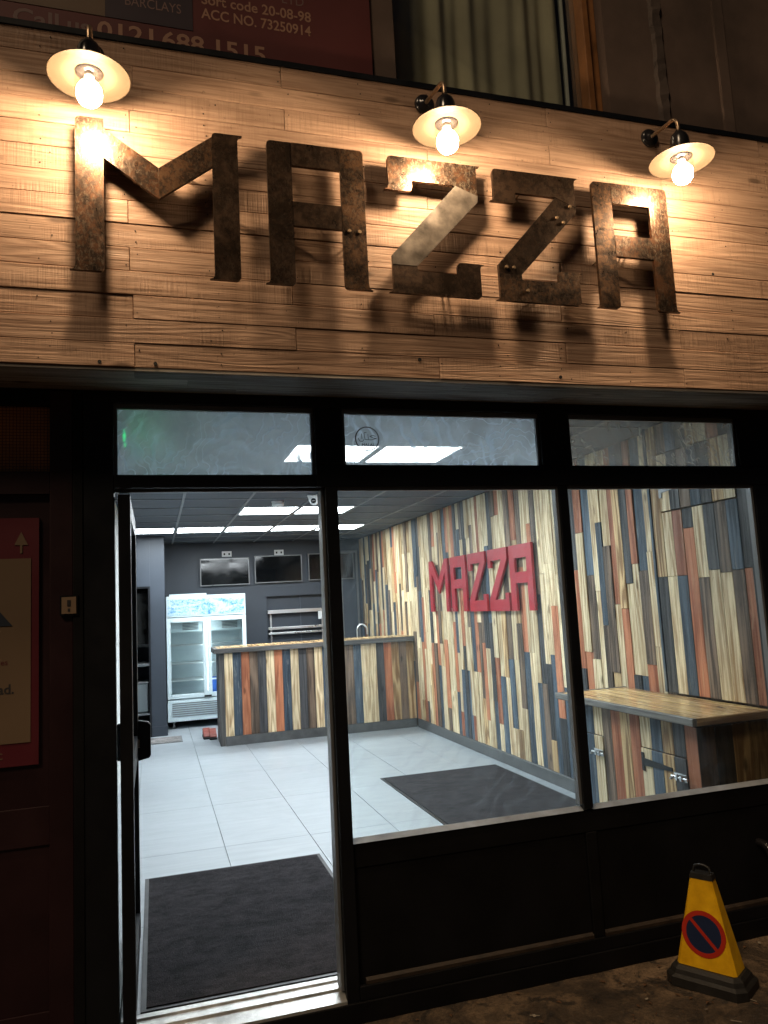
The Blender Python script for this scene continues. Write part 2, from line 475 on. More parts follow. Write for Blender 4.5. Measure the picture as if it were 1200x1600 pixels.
# ------------------------------------------------------------------ mesh helpers
class MB:
    def __init__(s):
        s.v, s.f, s.sm = [], [], []

    def add(s, vs, fs, smooth=False):
        o = len(s.v)
        s.v += [tuple(p) for p in vs]
        s.f += [tuple(i + o for i in f) for f in fs]
        s.sm += [smooth] * len(fs)
        return s

    def box(s, x0, x1, y0, y1, z0, z1):
        vs = [(x, y, z) for z in (z0, z1) for y in (y0, y1) for x in (x0, x1)]
        return s.add(vs, [(0, 2, 3, 1), (4, 5, 7, 6), (0, 1, 5, 4), (2, 6, 7, 3), (0, 4, 6, 2), (1, 3, 7, 5)])

    def prism(s, pts, fn, d0, d1):
        """pts: 2D outline; fn(u, v, d) -> point"""
        n = len(pts)
        vs = [fn(u, v, d0) for u, v in pts] + [fn(u, v, d1) for u, v in pts]
        fs = [tuple(range(n)), tuple(range(2 * n - 1, n - 1, -1))]
        fs += [(i, i + n, (i + 1) % n + n, (i + 1) % n) for i in range(n)]
        return s.add(vs, fs)

    def tube(s, pts, r, n=10, caps=True):
        pts = [Vector(p) for p in pts]
        rings = []
        ref = None
        for i, p in enumerate(pts):
            a = pts[max(0, i - 1)]
            b = pts[min(len(pts) - 1, i + 1)]
            t = (b - a).normalized()
            if ref is None:
                ref = t.orthogonal().normalized()
            ref = (ref - t * ref.dot(t)).normalized()
            bi = t.cross(ref)
            rr = r[i] if isinstance(r, (list, tuple)) else r
            rings.append([p + (ref * math.cos(2 * math.pi * k / n) + bi * math.sin(2 * math.pi * k / n)) * rr for k in range(n)])
        vs = [q for g in rings for q in g]
        fs = [(i * n + k, i * n + (k + 1) % n, (i + 1) * n + (k + 1) % n, (i + 1) * n + k)
              for i in range(len(pts) - 1) for k in range(n)]
        s.add(vs, fs, True)
        if caps:
            s.add(rings[0], [tuple(range(n - 1, -1, -1))])
            s.add(rings[-1], [tuple(range(n))])
        return s

    def lathe(s, prof, c, n=40, axis=2, smooth=True):
        """prof: (radius, height) list turned round AXIS through point c"""
        vs, fs = [], []
        for r_, h in prof:
            for k in range(n):
                a = 2 * math.pi * k / n
                q = [0, 0, 0]
                q[axis] = h
                q[(axis + 1) % 3] = r_ * math.cos(a)
                q[(axis + 2) % 3] = r_ * math.sin(a)
                vs.append((q[0] + c[0], q[1] + c[1], q[2] + c[2]))
        for i in range(len(prof) - 1):
            for k in range(n):
                fs.append((i * n + k, i * n + (k + 1) % n, (i + 1) * n + (k + 1) % n, (i + 1) * n + k))
        return s.add(vs, fs, smooth)

    def build(s, name, mat, parent=None, at=None, bevel=0.0, label=None):
        """mesh object; AT moves its origin there (coordinates stay world)"""
        at = Vector(at) if at is not None else Vector((0, 0, 0))
        me = bpy.data.meshes.new(name)
        me.from_pydata([tuple(Vector(p) - at) for p in s.v], [], s.f)
        me.polygons.foreach_set('use_smooth', s.sm)
        me.update()
        o = bpy.data.objects.new(name, me)
        COL.objects.link(o)
        me.materials.append(MATS[mat] if isinstance(mat, str) else mat)
        o.location = at
        if parent:
            o.parent = parent
            o.matrix_parent_inverse = parent_world(parent).inverted()
        if bevel:
            b = o.modifiers.new('bevel', 'BEVEL')
            b.width = bevel
            b.segments = 2
            b.limit_method = 'ANGLE'
        if label:
            o['label'] = label
        return o


def parent_world(o):
    mtx = Matrix.LocRotScale(o.location, o.rotation_euler, o.scale)
    if o.parent:
        return parent_world(o.parent) @ o.matrix_parent_inverse @ mtx
    return mtx


def tag(o, label=None, cat=None, group=None, kind=None):
    if label:
        o['label'] = label
    if cat:
        o['category'] = cat
    if group:
        o['group'] = group
    if kind:
        o['kind'] = kind
    return o


def thing(name, label, cat, loc, group=None):
    o = bpy.data.objects.new(name, None)
    COL.objects.link(o)
    o.location = loc
    o.empty_display_size = 0.1
    return tag(o, label, cat, group)


def box(name, mat, parent, b, bevel=0.0, label=None):
    at = ((b[0] + b[1]) / 2, (b[2] + b[3]) / 2, (b[4] + b[5]) / 2)
    return MB().box(*b).build(name, mat, parent, at, bevel, label)


def board(name, mat, parent, b, face, ch=0.0025):
    """a plank as a box whose FACE ('-x', '-y', '+z') has chamfered edges; origin at its centre"""
    x0, x1, y0, y1, z0, z1 = b
    c = ((x0 + x1) / 2, (y0 + y1) / 2, (z0 + z1) / 2)
    if face == '-x':
        fn = lambda u, v, d: (x1 - d, u, v)
        u0, u1, v0, v1, t = y0, y1, z0, z1, x1 - x0
    elif face == '-y':
        fn = lambda u, v, d: (u, y1 - d, v)
        u0, u1, v0, v1, t = x0, x1, z0, z1, y1 - y0
    else:
        fn = lambda u, v, d: (u, v, z0 + d)
        u0, u1, v0, v1, t = x0, x1, y0, y1, z1 - z0
    q = [(u0, v0), (u1, v0), (u1, v1), (u0, v1)]
    i = [(u0 + ch, v0 + ch), (u1 - ch, v0 + ch), (u1 - ch, v1 - ch), (u0 + ch, v1 - ch)]
    vs = [fn(*p, 0) for p in q] + [fn(*p, t - ch) for p in q] + [fn(*p, t) for p in i]
    fs = [(0, 3, 2, 1), (8, 9, 10, 11)]
    for k in range(4):
        j = (k + 1) % 4
        fs += [(k, j, j + 4, k + 4), (k + 4, j + 4, j + 8, k + 8)]
    mb = MB().add(vs, fs)
    o = mb.build(name, mat, parent, c)
    return o


def text(s, size, mat, parent, loc, name='lettering', rot=(R(90), 0, 0), align='LEFT', ext=0.0, sx=1.0, bold=0.0, label=None, width=None):
    cu = bpy.data.curves.new('txt', 'FONT')
    cu.body = s
    cu.size = size
    cu.align_x = align
    cu.extrude = ext
    cu.offset = bold
    cu.resolution_u = 3
    tmp = bpy.data.objects.new('txt', cu)
    COL.objects.link(tmp)
    dg = bpy.context.evaluated_depsgraph_get()
    me = bpy.data.meshes.new_from_object(tmp.evaluated_get(dg))
    bpy.data.objects.remove(tmp)
    bpy.data.curves.remove(cu)
    o = bpy.data.objects.new(name, me)
    COL.objects.link(o)
    me.materials.clear()
    me.materials.append(MATS[mat])
    o.location = loc
    o.rotation_euler = rot
    if width:
        xs_ = [v.co.x for v in me.vertices]
        sx = width / (max(xs_) - min(xs_))
    o.scale = (sx, 1, 1)
    if parent:
        o.parent = parent
        o.matrix_parent_inverse = parent_world(parent).inverted()
    if label:
        o['label'] = label
    return o


def arc(cx, cz, r, a0, a1, n=6):
    return [(cx + r * math.cos(R(a0 + (a1 - a0) * i / n)), cz + r * math.sin(R(a0 + (a1 - a0) * i / n))) for i in range(n + 1)]


# ------------------------------------------------------------------ the setting
GZ = -0.115
YB = -0.28                      # face of the sign board
WX = 3.15                       # right wall
ZC = 2.58                       # ceiling
LX = -0.33                      # left wall
BY = 8.5                        # back wall


def ground():
    mb = MB()
    nx, ny = 90, 60
    vs, fs = [], []
    xs = [-2.0 + 8.0 * i / nx for i in range(nx + 1)]
    ys = [-3.0 + 3.02 * j / ny for j in range(ny + 1)]
    rnd = random.Random(3)
    for y in ys:
        for x in xs:
            vs.append((x, y, GZ + 0.006 * (math.sin(x * 5.1 + y * 2.3) * math.sin(y * 7.7 - x * 1.9)) * (1 if y < -0.12 else 0.2) + rnd.uniform(-0.0022, 0.0022)))
    w = nx + 1
    for j in range(ny):
        for i in range(nx):
            fs.append((j * w + i, j * w + i + 1, (j + 1) * w + i + 1, (j + 1) * w + i))
    mb.add(vs, fs, True)
    o = mb.build('pavement', 'pavement')
    tag(o, 'dark brown worn pavement strewn with litter', None, kind='structure')
    o = MB().box(-150, 150, -150, 60, GZ - 0.3, GZ - 0.03).build('ground', 'pavement')
    tag(o, kind='structure')


ground()

# shop floor, tile by tile
fl = MB().box(LX - 1.6, WX + 0.1, 0.075, 9.9, -0.10, -0.012).build('floor', 'floor_base')
tag(fl, 'pale grey tiled shop floor', None, kind='structure')
TX, TY = 0.575, 1.15
tile_me = None
gx0 = 0.425 - 2 * TX
gy0 = 2.2 - 2 * TY
for i in range(8):
    for j in range(9):
        x0, x1 = gx0 + i * TX, gx0 + (i + 1) * TX
        y0, y1 = gy0 + j * TY, gy0 + (j + 1) * TY
        x0, x1 = max(x0, LX - 1.2), min(x1, WX - 0.001)
        y0, y1 = max(y0, 0.17), min(y1, 9.6)
        if x1 - x0 < 0.03 or y1 - y0 < 0.03:
            continue
        g = 0.0016
        board('tile', 'floor_tile', fl, (x0 + g, x1 - g, y0 + g, y1 - g, -0.012, 0.0), '+z', 0.0012)

# ceiling: grid, tiles and light panels on a 600 mm module
ce = MB().box(LX - 1.6, WX + 0.1, 0.08, 9.9, ZC + 0.03, ZC + 0.1).build('ceiling', 'ceiling_tile')
tag(ce, 'dark grey suspended ceiling', None, kind='structure')
CX = [0.27 + 0.6 * k for k in range(-1, 6)]
CX[-1] = WX
CX = [LX] + CX[1:] if CX[0] < LX else [LX] + CX[1:]
CYL = [0.10] + [0.33 + 0.6 * k for k in range(0, 14)] + [BY]


def grid_index():
    mbx = MB()
    for x in CX[1:-1]:
        mbx.box(x - 0.011, x + 0.011, 0.1, BY, ZC - 0.002, ZC + 0.03)
    for y in CYL[1:-1]:
        for a, b in zip(CX[:-1], CX[1:]):
            mbx.box(a + 0.0115, b - 0.0115, y - 0.011, y + 0.011, ZC - 0.002, ZC + 0.03)
    mbx.build('ceiling_grid', 'ceiling_grid', ce)


grid_index()
light_no = 0
row_words = {2: 'nearest the shopfront', 4: 'in the second row from the shopfront', 7: 'in the third row from the shopfront', 10: 'in the long row above the counter'}
pos_words = {2: ['left', 'right'], 4: ['left', 'right'], 7: ['left', 'right'], 10: ['leftmost', 'second from left', 'middle', 'fourth from left', 'rightmost']}
seen_row = {}
for j in range(len(CYL) - 1):
    for i in range(len(CX) - 1):
        x0, x1, y0, y1 = CX[i], CX[i + 1], CYL[j], CYL[j + 1]
        lit = False
        # light columns in metres: 0.27..0.87 is column index 1
        for row, xs in ((2, (0.87, 1.47)), (4, (0.87, 1.47)), (7, (0.87, 1.47)), (10, (-0.33, 0.27, 0.87, 1.47, 2.07))):
            yy = 1.53 + {2: 0.0, 4: 1.2, 7: 3.0, 10: 4.8}[row]
            if abs(y0 - yy) < 0.02 and any(abs(x0 - q) < 0.02 for q in xs):
                lit = row
        if lit:
            k = seen_row.get(lit, 0)
            seen_row[lit] = k + 1
            t = thing('ceiling_light', '%s square light panel %s of the ceiling' % (pos_words[lit][k], row_words[lit]), 'ceiling light',
                      ((x0 + x1) / 2, (y0 + y1) / 2, ZC), 'square light panels in the suspended ceiling')
            fr = MB()
            e = 0.014
            X0, X1, Y0, Y1 = x0 + 0.013, x1 - 0.013, y0 + 0.013, y1 - 0.013
            fr.box(X0, X1, Y0, Y0 + e, ZC, ZC + 0.02).box(X0, X1, Y1 - e, Y1, ZC, ZC + 0.02)
            fr.box(X0, X0 + e, Y0 + e, Y1 - e, ZC, ZC + 0.02).box(X1 - e, X1, Y0 + e, Y1 - e, ZC, ZC + 0.02)
            fr.build('frame', 'white_plastic', t)
            MB().box(X0 + e, X1 - e, Y0 + e, Y1 - e, ZC + 0.006, ZC + 0.016).build('diffuser', 'panel_glow', t)
        else:
            dz = random.uniform(0.004, 0.008)
            box('ceiling_tile', 'ceiling_tile', ce, (x0 + 0.012, x1 - 0.012, y0 + 0.012, y1 - 0.012, ZC + dz, ZC + dz + 0.012))

# walls
lw = MB().box(LX - 0.12, LX, 0.09, 5.6, 0.0, ZC + 0.03).build('left_wall', 'wall_white')
tag(lw, 'white left wall of the shop', None, kind='structure')
lw2 = MB().box(LX - 1.62, LX - 1.5, 5.6, 9.9, 0.0, ZC + 0.03).box(LX - 1.5, LX - 0.1205, 5.6, 5.7, 0, ZC + 0.03).build('side_wall', 'wall_dark')
tag(lw2, 'dark side wall of the kitchen', None, kind='structure')
# partition with the kitchen opening, left of the drinks fridge
pw = MB().box(-0.05, 0.135, 7.3, 7.42, 0.0, ZC + 0.03).box(LX - 1.5, -0.0505, 7.3, 7.42, 1.90, ZC + 0.03) \
    .box(0.055, 0.135, 7.4205, 8.499, 0.0, ZC + 0.03).build('partition_wall', 'wall_dark')
tag(pw, 'dark partition with kitchen opening left of the fridge', None, kind='structure')
MB().box(-0.075, -0.0503, 7.285, 7.425, 0.0, 1.925).box(LX - 1.5, -0.0755, 7.285, 7.425, 1.90 - 0.0, 1.925).build('opening_trim', 'black_paint', pw)
MB().box(-0.049, 0.14, 7.285, 7.2995, 0.0, 0.125).box(0.1355, 0.148, 7.2995, 7.55, 0.0, 0.125).build('skirting', 'wall_dark', pw, bevel=0.003)
# back wall with the serving hatch
bw = MB()
bw.box(0.1355, 1.64, BY, BY + 0.12, 0, ZC + 0.03).box(1.64, 2.58, BY, BY + 0.12, 1.74, ZC + 0.03)
bw.box(1.64, 2.58, BY, BY + 0.12, 0, 0.95).box(2.58, WX + 0.1, BY, BY + 0.12, 0, ZC + 0.03)
bwo = bw.build('back_wall', 'wall_dark')
tag(bwo, 'dark blue grey back wall with serving hatch', None, kind='structure')
MB().box(2.80, 2.83, BY - 0.02, BY - 0.0005, 0, 2.40).box(3.06, 3.09, BY - 0.02, BY - 0.0005, 0, 2.40).box(2.83, 3.06, BY - 0.02, BY - 0.0005, 2.37, 2.40).build('door_trim', 'tv_frame', bwo)
MB().box(2.8305, 3.0595, BY - 0.012, BY - 0.0007, 0.02, 2.3695).build('door_panel', 'wall_dark', bwo)
kw = MB().box(LX - 1.5, WX + 0.1, 9.6, 9.72, 0, ZC + 0.03).build('kitchen_wall', 'wall_dark')
tag(kw, 'dark far wall of the kitchen', None, kind='structure')

# right wall clad with coloured planks
rw = MB().box(WX, WX + 0.12, 0.09, 9.6, 0.0, ZC + 0.03).build('right_wall', 'brown_v')
tag(rw, 'right wall clad in staggered coloured wooden planks', None, kind='structure')
KINDS = ['cream'] * 8 + ['tan'] * 3 + ['blue'] * 3 + ['orange'] * 3 + ['charcoal'] * 2 + ['brown'] * 3
rp = random.Random(21)
y = 0.97
prev = {}
ci = 0
while y < BY - 0.03:
    w = rp.choice((0.072, 0.085, 0.095, 0.105)) if y < 5.9 else rp.choice((0.095, 0.11))
    w = min(w, BY - 0.002 - y)
    cuts = [0.105]
    z = 0.105 + rp.choice((0.25, 0.45, 0.7, 0.95))
    while z < ZC - 0.25:
        cuts.append(z)
        z += rp.choice((0.62, 0.75, 0.9))
    cuts.append(ZC - 0.004)
    for k in range(len(cuts) - 1):
        while True:
            kd = rp.choice(KINDS)
            if kd == 'cream' or (kd != prev.get(round(cuts[k] * 2)) and kd != prev.get('last')):
                break
        prev[round(cuts[k] * 2)] = kd
        prev['last'] = kd
        th = 0.013 + rp.uniform(0, 0.013)
        board('plank', kd + '_v', rw, (WX - th, WX, y + 0.0008, y + w - 0.0008, cuts[k] + 0.0008, cuts[k + 1] - 0.0008), '-x', 0.002)
    y += w
board('skirting', 'skirting_grey', rw, (WX - 0.035, WX, 1.40, 6.0, 0.0, 0.104), '-x', 0.004)

# ------------------------------------------------------------------ shopfront
sf = thing('shopfront', 'black painted shopfront with glazed windows, transoms and open doorway', 'shopfront', (1.4, 0.0, GZ))
ZH, ZT, ZB1, ZB2, ZW = 2.06, 2.412, 2.114, 2.158, 0.574
D = 0.075


def fr(name, b, mat='black_paint', bevel=0.003):
    return box(name, mat, sf, b, bevel)


fr('head_rail', (-0.262, 3.62, 0.0, 0.09, ZT, 2.458))
fr('left_post', (-0.262, -0.147, 0.0, D, -0.06, ZT - 0.0005))
fr('mullion', (0.68, 0.805, 0.001, D, ZB2 + 0.0005, ZT - 0.0005))
fr('mullion', (1.777, 1.933, 0.001, D, ZB2 + 0.0005, ZT - 0.0005))
fr('mullion', (2.921, 3.62, 0.001, D, ZB2 + 0.0005, ZT - 0.0005))
fr('transom_rail', (-0.1465, 0.6795, 0.0, D, ZH, ZB1))
fr('transom_rail', (0.68, 3.62, 0.0, D, ZH, ZB2))
fr('door_post', (0.715, 0.77, 0.0, 0.10, -0.06, ZH - 0.0005))
fr('mullion', (1.851, 1.898, 0.0, D, ZW + 0.0005, ZH - 0.0005))
fr('right_post', (2.991, 3.16, 0.0, D, -0.06, ZH - 0.0005))
fr('right_post', (3.19, 3.62, 0.0, D, -0.06, ZH - 0.0005))
fr('door_stop', (0.700, 0.7145, 0.03, 0.10, 0.0, ZH - 0.0005), 'jamb_grey')
fr('door_stop', (-0.1465, 0.70, 0.04, D, ZH - 0.012, ZH - 0.0005), 'jamb_grey')
# glazing beads, proud of the panes
for a, b, z0, z1 in ((-0.147, 0.68, ZB1, ZT), (0.805, 1.777, ZB2, ZT), (1.933, 2.921, ZB2, ZT)):
    g = MB()
    g.box(a, b, 0.018, 0.034, z1 - 0.022, z1 - 0.0005)
    g.box(a, a + 0.014, 0.02, 0.034, z0, z1 - 0.0225)
    g.box(b - 0.014, b, 0.02, 0.034, z0, z1 - 0.0225)
    g.build('glazing_bead', 'jamb_grey', sf)
for a, b in ((0.77, 1.851), (1.898, 2.991)):
    g = MB()
    g.box(a, b, 0.012, 0.03, ZH - 0.016, ZH - 0.0006)
    g.box(b - 0.014, b - 0.0005, 0.014, 0.045, ZW + 0.02, ZH - 0.0165)
    g.build('glazing_bead', 'jamb_grey', sf)
    s = MB()
    s.prism([(0.006, ZW - 0.006), (0.036, ZW + 0.010), (0.036, ZW - 0.0062), (0.006, ZW - 0.0062)], lambda u, v, d: (d, u, v), a + 0.0005, b - 0.0005)
    s.build('window_sill', 'sill_metal', sf)
pane_specs = [((-0.147, 0.68), (ZB1, ZT), 'pane_transom', 'smeared transom pane above the doorway'),
              ((0.805, 1.777), (ZB2, ZT), 'pane_transom', 'smeared transom pane with round sticker'),
              ((1.933, 2.921), (ZB2, ZT), 'pane_transom_dim', 'dusty right transom pane'),
              ((0.77, 1.851), (ZW, ZH), 'pane_smeared', None), ((1.898, 2.991), (ZW, ZH), 'pane_clear', None)]
for (a, b), (z0, z1), mt_, lb in pane_specs:
    o = MB().box(a + 0.0005, b - 0.0005, 0.0385, 0.0445, z0 + 0.0005, z1 - 0.0005).build('pane', mt_, sf, label=lb)
# stall riser: two panels, ledge and plinth
fr('riser_rail', (0.7705, 2.9905, 0.0125, D, 0.47, ZW - 0.0065), 'black_panel')
fr('riser_panel', (0.7705, 1.855, 0.018, D, 0.02, 0.4695), 'black_panel')
fr('riser_panel', (1.91, 2.9905, 0.018, D, 0.02, 0.4695), 'black_panel')
fr('riser_stile', (1.8555, 1.9095, 0.0085, D, 0.02, 0.4695), 'black_panel')
for a, b in ((0.80, 1.852), (1.912, 2.95)):
    g = MB()
    g.prism([(0.004, 0.034), (0.0175, 0.043), (0.0175, 0.0205), (0.004, 0.0205)], lambda u, v, d: (d, u, v), a, b)
    g.build('ledge', 'ledge_paint', sf)
fr('riser_base', (0.7705, 2.9905, -0.003, D, -0.035, 0.0195), 'black_panel')
fr('plinth', (-0.262, 3.62, -0.012, D + 0.02, GZ - 0.02, -0.0355), 'black_panel')
fr('riser_base', (0.7145, 0.7704, -0.002, D, -0.036, -0.0605), 'black_panel')
# threshold of the door
th = MB()
th.prism([(-0.008, -0.034), (-0.008, -0.022), (0.05, -0.006), (0.055, 0.004), (0.075, 0.006), (0.085, -0.002), (0.12, -0.002), (0.125, 0.006), (0.16, 0.004), (0.168, 0.0), (0.168, -0.034)],
         lambda u, v, d: (d, u, v), -0.1465, 0.7145)
th.build('threshold', 'threshold_metal', sf)
# soffit under the sign
so = thing('soffit', 'weathered board soffit under the timber sign', 'soffit', (1.3, -0.14, 2.46))
for k, (a, b) in enumerate(((-0.262, -0.185), (-0.183, -0.10), (-0.098, -0.003))):
    for x0, x1 in ((-1.6, -0.06 + 0.2 * k), (-0.058 + 0.2 * k, 1.3 + 0.25 * k), (1.302 + 0.25 * k, 3.9)):
        board('plank', 'soffit_board', so, (x0, x1, a, b, 2.459, 2.475), '+z', 0.001)
MB().box(-1.6, 3.9, -0.0025, 0.089, 2.4585, 2.50).build('back_batten', 'black_panel', so)
MB().box(-1.6, 3.9, -0.19, 0.089, 2.62, 2.66).build('cover_board', 'black_panel', so)

# halal sticker on the second transom pane
st = thing('window_sticker', 'round black outlined halal sticker on the middle transom pane', 'sticker', (0.925, 0.037, 2.23))
ring = MB()
cx, cz, rr = 0.926, 2.283, 0.057
for k in range(40):
    a0, a1 = R(k * 9 - 90), R(k * 9 - 81)
    ra, rb = rr, rr - 0.006
    q = [(cx + ra * math.cos(a0), cz + ra * math.sin(a0)), (cx + ra * math.cos(a1), cz + ra * math.sin(a1)),
         (cx + rb * math.cos(a1), cz + rb * math.sin(a1)), (cx + rb * math.cos(a0), cz + rb * math.sin(a0))]
    ring.add([(u, 0.0378, v) for u, v in q], [(0, 1, 2, 3)])
ring.build('ring', 'sticker_black', st)
text('HALAL', 0.020, 'sticker_black', st, (cx + 0.004, 0.0378, cz - 0.034), align='CENTER', ext=0, bold=0.0006)
script = MB()


def stroke(pts, w):
    P = [Vector((u, v)) for u, v in pts]
    for a, b in zip(P[:-1], P[1:]):
        t = (b - a).normalized()
        nrm = Vector((-t.y, t.x)) * w / 2
        script.add([(p.x + cx, 0.0378, p.y + cz) for p in (a - nrm, b - nrm, b + nrm, a + nrm)], [(0, 1, 2, 3)])


stroke([(0.040, 0.012), (0.026, 0.016), (0.012, 0.012), (0.030, 0.004), (0.044, 0.002)], 0.0035)
stroke([(0.044, 0.002), (0.020, -0.004), (0.006, -0.004), (0.004, 0.022)], 0.003)
stroke([(0.004, -0.004), (-0.010, -0.002), (-0.014, 0.028), (-0.002, 0.030)], 0.003)
stroke([(-0.014, -0.002), (-0.022, -0.012), (-0.036, -0.010), (-0.042, 0.004)], 0.003)
stroke([(-0.026, 0.024), (-0.024, 0.0)], 0.003)
script.build('script', 'sticker_black', st)

# open door leaf, swung inwards on its pivots
dl = thing('door_leaf', 'black framed glass door leaf swung open into the shop', 'door', (-0.109, 0.48, 0.0))
dx0, dx1 = -0.133, -0.086
box('stile', 'black_paint', dl, (dx0, dx1, 0.0, 0.075, 0.012, 2.035), 0.003)
box('stile', 'black_paint', dl, (dx0, dx1, 0.88, 0.96, 0.012, 2.035), 0.003)
for z0, z1 in ((0.012, 0.13), (0.86, 0.96), (1.955, 2.035)):
    box('rail', 'black_paint', dl, (dx0 + 0.002, dx1 - 0.002, 0.0755, 0.8795, z0, z1))
MB().box(dx0 + 0.02, dx0 + 0.026, 0.0755, 0.8795, 0.1305, 0.8595).build('pane', 'pane_clear', dl)
MB().box(dx0 + 0.02, dx0 + 0.026, 0.0755, 0.8795, 0.9605, 1.9545).build('pane', 'pane_clear', dl)
for sgn, xa in ((-1, dx0), (1, dx1)):
    q = [(0.0, 0.835), (0.052, 0.845), (0.060, 0.86), (0.060, 1.005), (0.050, 1.02), (0.0, 1.03)]
    MB().prism(q, lambda u, v, d: (xa + sgn * u, d, v), 0.90, 0.93).build('handle', 'black_paint', dl, bevel=0.004)
MB().box(dx1, dx1 + 0.006, 0.89, 0.95, 0.90, 0.94).build('lock_plate', 'stainless', dl)

# ------------------------------------------------------------------ timber sign board
UY_ = -0.20
fb = thing('sign_board', 'long timber clad sign board above the shopfront', 'sign board', (1.3, YB, 2.47))
NR, RH, Z0 = 14, 0.0945, 2.472
rf = random.Random(5)
colx = [-0.062 + 0.612 * k for k in range(-3, 8)]
for r_ in range(NR):
    js = [c for k, c in enumerate(colx) if (k + r_) % 2 == 1]
    js = [-1.6] + [c + rf.uniform(-0.012, 0.012) for c in js if -1.4 < c < 3.7] + [3.9]
    dz = 0
    for a, b in zip(js[:-1], js[1:]):
        th_ = 0.018 + rf.uniform(0, 0.005)
        g0 = rf.choice((0.0006, 0.0009, 0.0018))
        board('plank', FAS[rf.randrange(3)], fb, (a + 0.0009, b - 0.0009, YB + 0.02 - th_, YB + 0.02, Z0 + r_ * RH + g0, Z0 + (r_ + 1) * RH - 0.0006), '-y', 0.0022)
ZTOP = Z0 + NR * RH
nails = MB()
for r_ in range(NR):
    for k in range(-4, 12):
        for q in (0.25, 0.72):
            if rf.random() < 0.55:
                nx_ = -0.062 + 0.306 * k + rf.choice((-0.02, 0.02)) + rf.uniform(-0.006, 0.006)
                nails.lathe([(0.0003, -0.0008), (0.0022, -0.0006), (0.0026, 0.003)], (nx_, YB - 0.0022, Z0 + (r_ + q) * RH), 6, 1, False)
tag(nails.build('nail_heads', 'dark_gap', fb), kind='stuff')
MB().box(-1.6, 3.9, YB + 0.0205, UY_ - 0.0005, Z0 + 0.005, ZTOP - 0.002).build('carcass', 'black_panel', fb)
MB().box(-1.6, 3.9, YB - 0.006, UY_ - 0.0145, ZTOP, ZTOP + 0.024).build('cap', 'black_paint', fb)
MB().box(-1.6, 3.9, YB + 0.004, -0.0, Z0 - 0.012, Z0 - 0.0005).build('drip_strip', 'soffit_board', fb)
for px, pz in ((-0.18, 2.488), (0.018, 2.489), (1.08, 2.553), (1.74, 2.502), (2.62, 3.05)):
    c = MB()
    c.lathe([(0.0005, -0.0005), (0.0072, -0.0005), (0.0072, 0.004)], (px, YB - 0.0035, pz), 10, 1, False)
    c.build('peg_hole', 'dark_gap', fb)

# ------------------------------------------------------------------ letters of the sign
LZ, LY, LK = 2.805, -0.362, 0.9923


def outline(pts):
    """corner kinds: s sharp, r rounded, fl / fr a tip curling out to the left / right"""
    out = []
    n = len(pts)
    for i, (x, z, k) in enumerate(pts):
        p = Vector((x, z))
        a = Vector(pts[i - 1][:2])
        b = Vector(pts[(i + 1) % n][:2])
        if k == 's':
            out.append((x, z))
        elif k == 'r':
            r_ = 0.020
            da, db = (a - p).normalized(), (b - p).normalized()
            p0, p1 = p + da * r_, p + db * r_
            for t in (0, 0.2, 0.4, 0.6, 0.8, 1):
                q = p0 * (1 - t) ** 2 + p * 2 * t * (1 - t) + p1 * t * t
                out.append((q.x, q.y))
        else:
            s = -1 if k == 'fl' else 1
            # the vertical neighbour
            first = abs(a.x - x) < 1e-6
            vz = (a.y - z) if first else (b.y - z)
            v = 0.024 * (1 if vz > 0 else -1)
            cur = [(x, z + v), (x + s * 0.002, z + v * 0.5), (x + s * 0.007, z + v * 0.2), (x + s * 0.017, z + v * 0.04), (x + s * 0.019, z)]
            out += cur if first else cur[::-1]
    return out


MPL = [('rust_a', [(0, .605, 'r'), (.1, .605, 's'), (.1, 0, 'r'), (0, 0, 'fl')]),
       ('rust_c', [(.5, .605, 'r'), (.6, .605, 'fr'), (.6, 0, 'r'), (.5, 0, 'fl')]),
       ('rust_a', [(.1005, .565, 's'), (.298, .43, 's'), (.298, .306, 's'), (.1005, .447, 's')]),
       ('rust_b', [(.2985, .43, 's'), (.4995, .585, 's'), (.4995, .46, 's'), (.2985, .306, 's')])]


def APL(a, b, c, d):
    return [(a, [(0, .605, 'r'), (.0995, .605, 's'), (.0995, 0, 'r'), (0, 0, 'fl')]),
            (b, [(.3005, .605, 's'), (.4, .605, 'r'), (.4, 0, 'fr'), (.3005, 0, 'r')]),
            (c, [(.1, .605, 's'), (.3, .605, 's'), (.3, .507, 's'), (.1, .507, 's')]),
            (d, [(.1, .352, 's'), (.3, .352, 's'), (.3, .25, 's'), (.1, .25, 's')])]


def ZPL(a, b, c):
    return [(a, [(0, .605, 'r'), (.405, .605, 'fr'), (.405, .464, 's'), (.302, .502, 's'), (.105, .502, 's'), (.105, .452, 'r'), (0, .452, 'fl')]),
            (b, [(.303, .5, 's'), (.405, .4635, 's'), (.402, .435, 's'), (.108, .122, 's'), (0, .122, 's'), (0, .163, 's')]),
            (c, [(0, .1215, 's'), (.108, .1215, 's'), (.11, .1, 's'), (.29, .1, 's'), (.29, .152, 'r'), (.395, .152, 'fr'), (.395, 0, 'r'), (0, 0, 'fl')])]


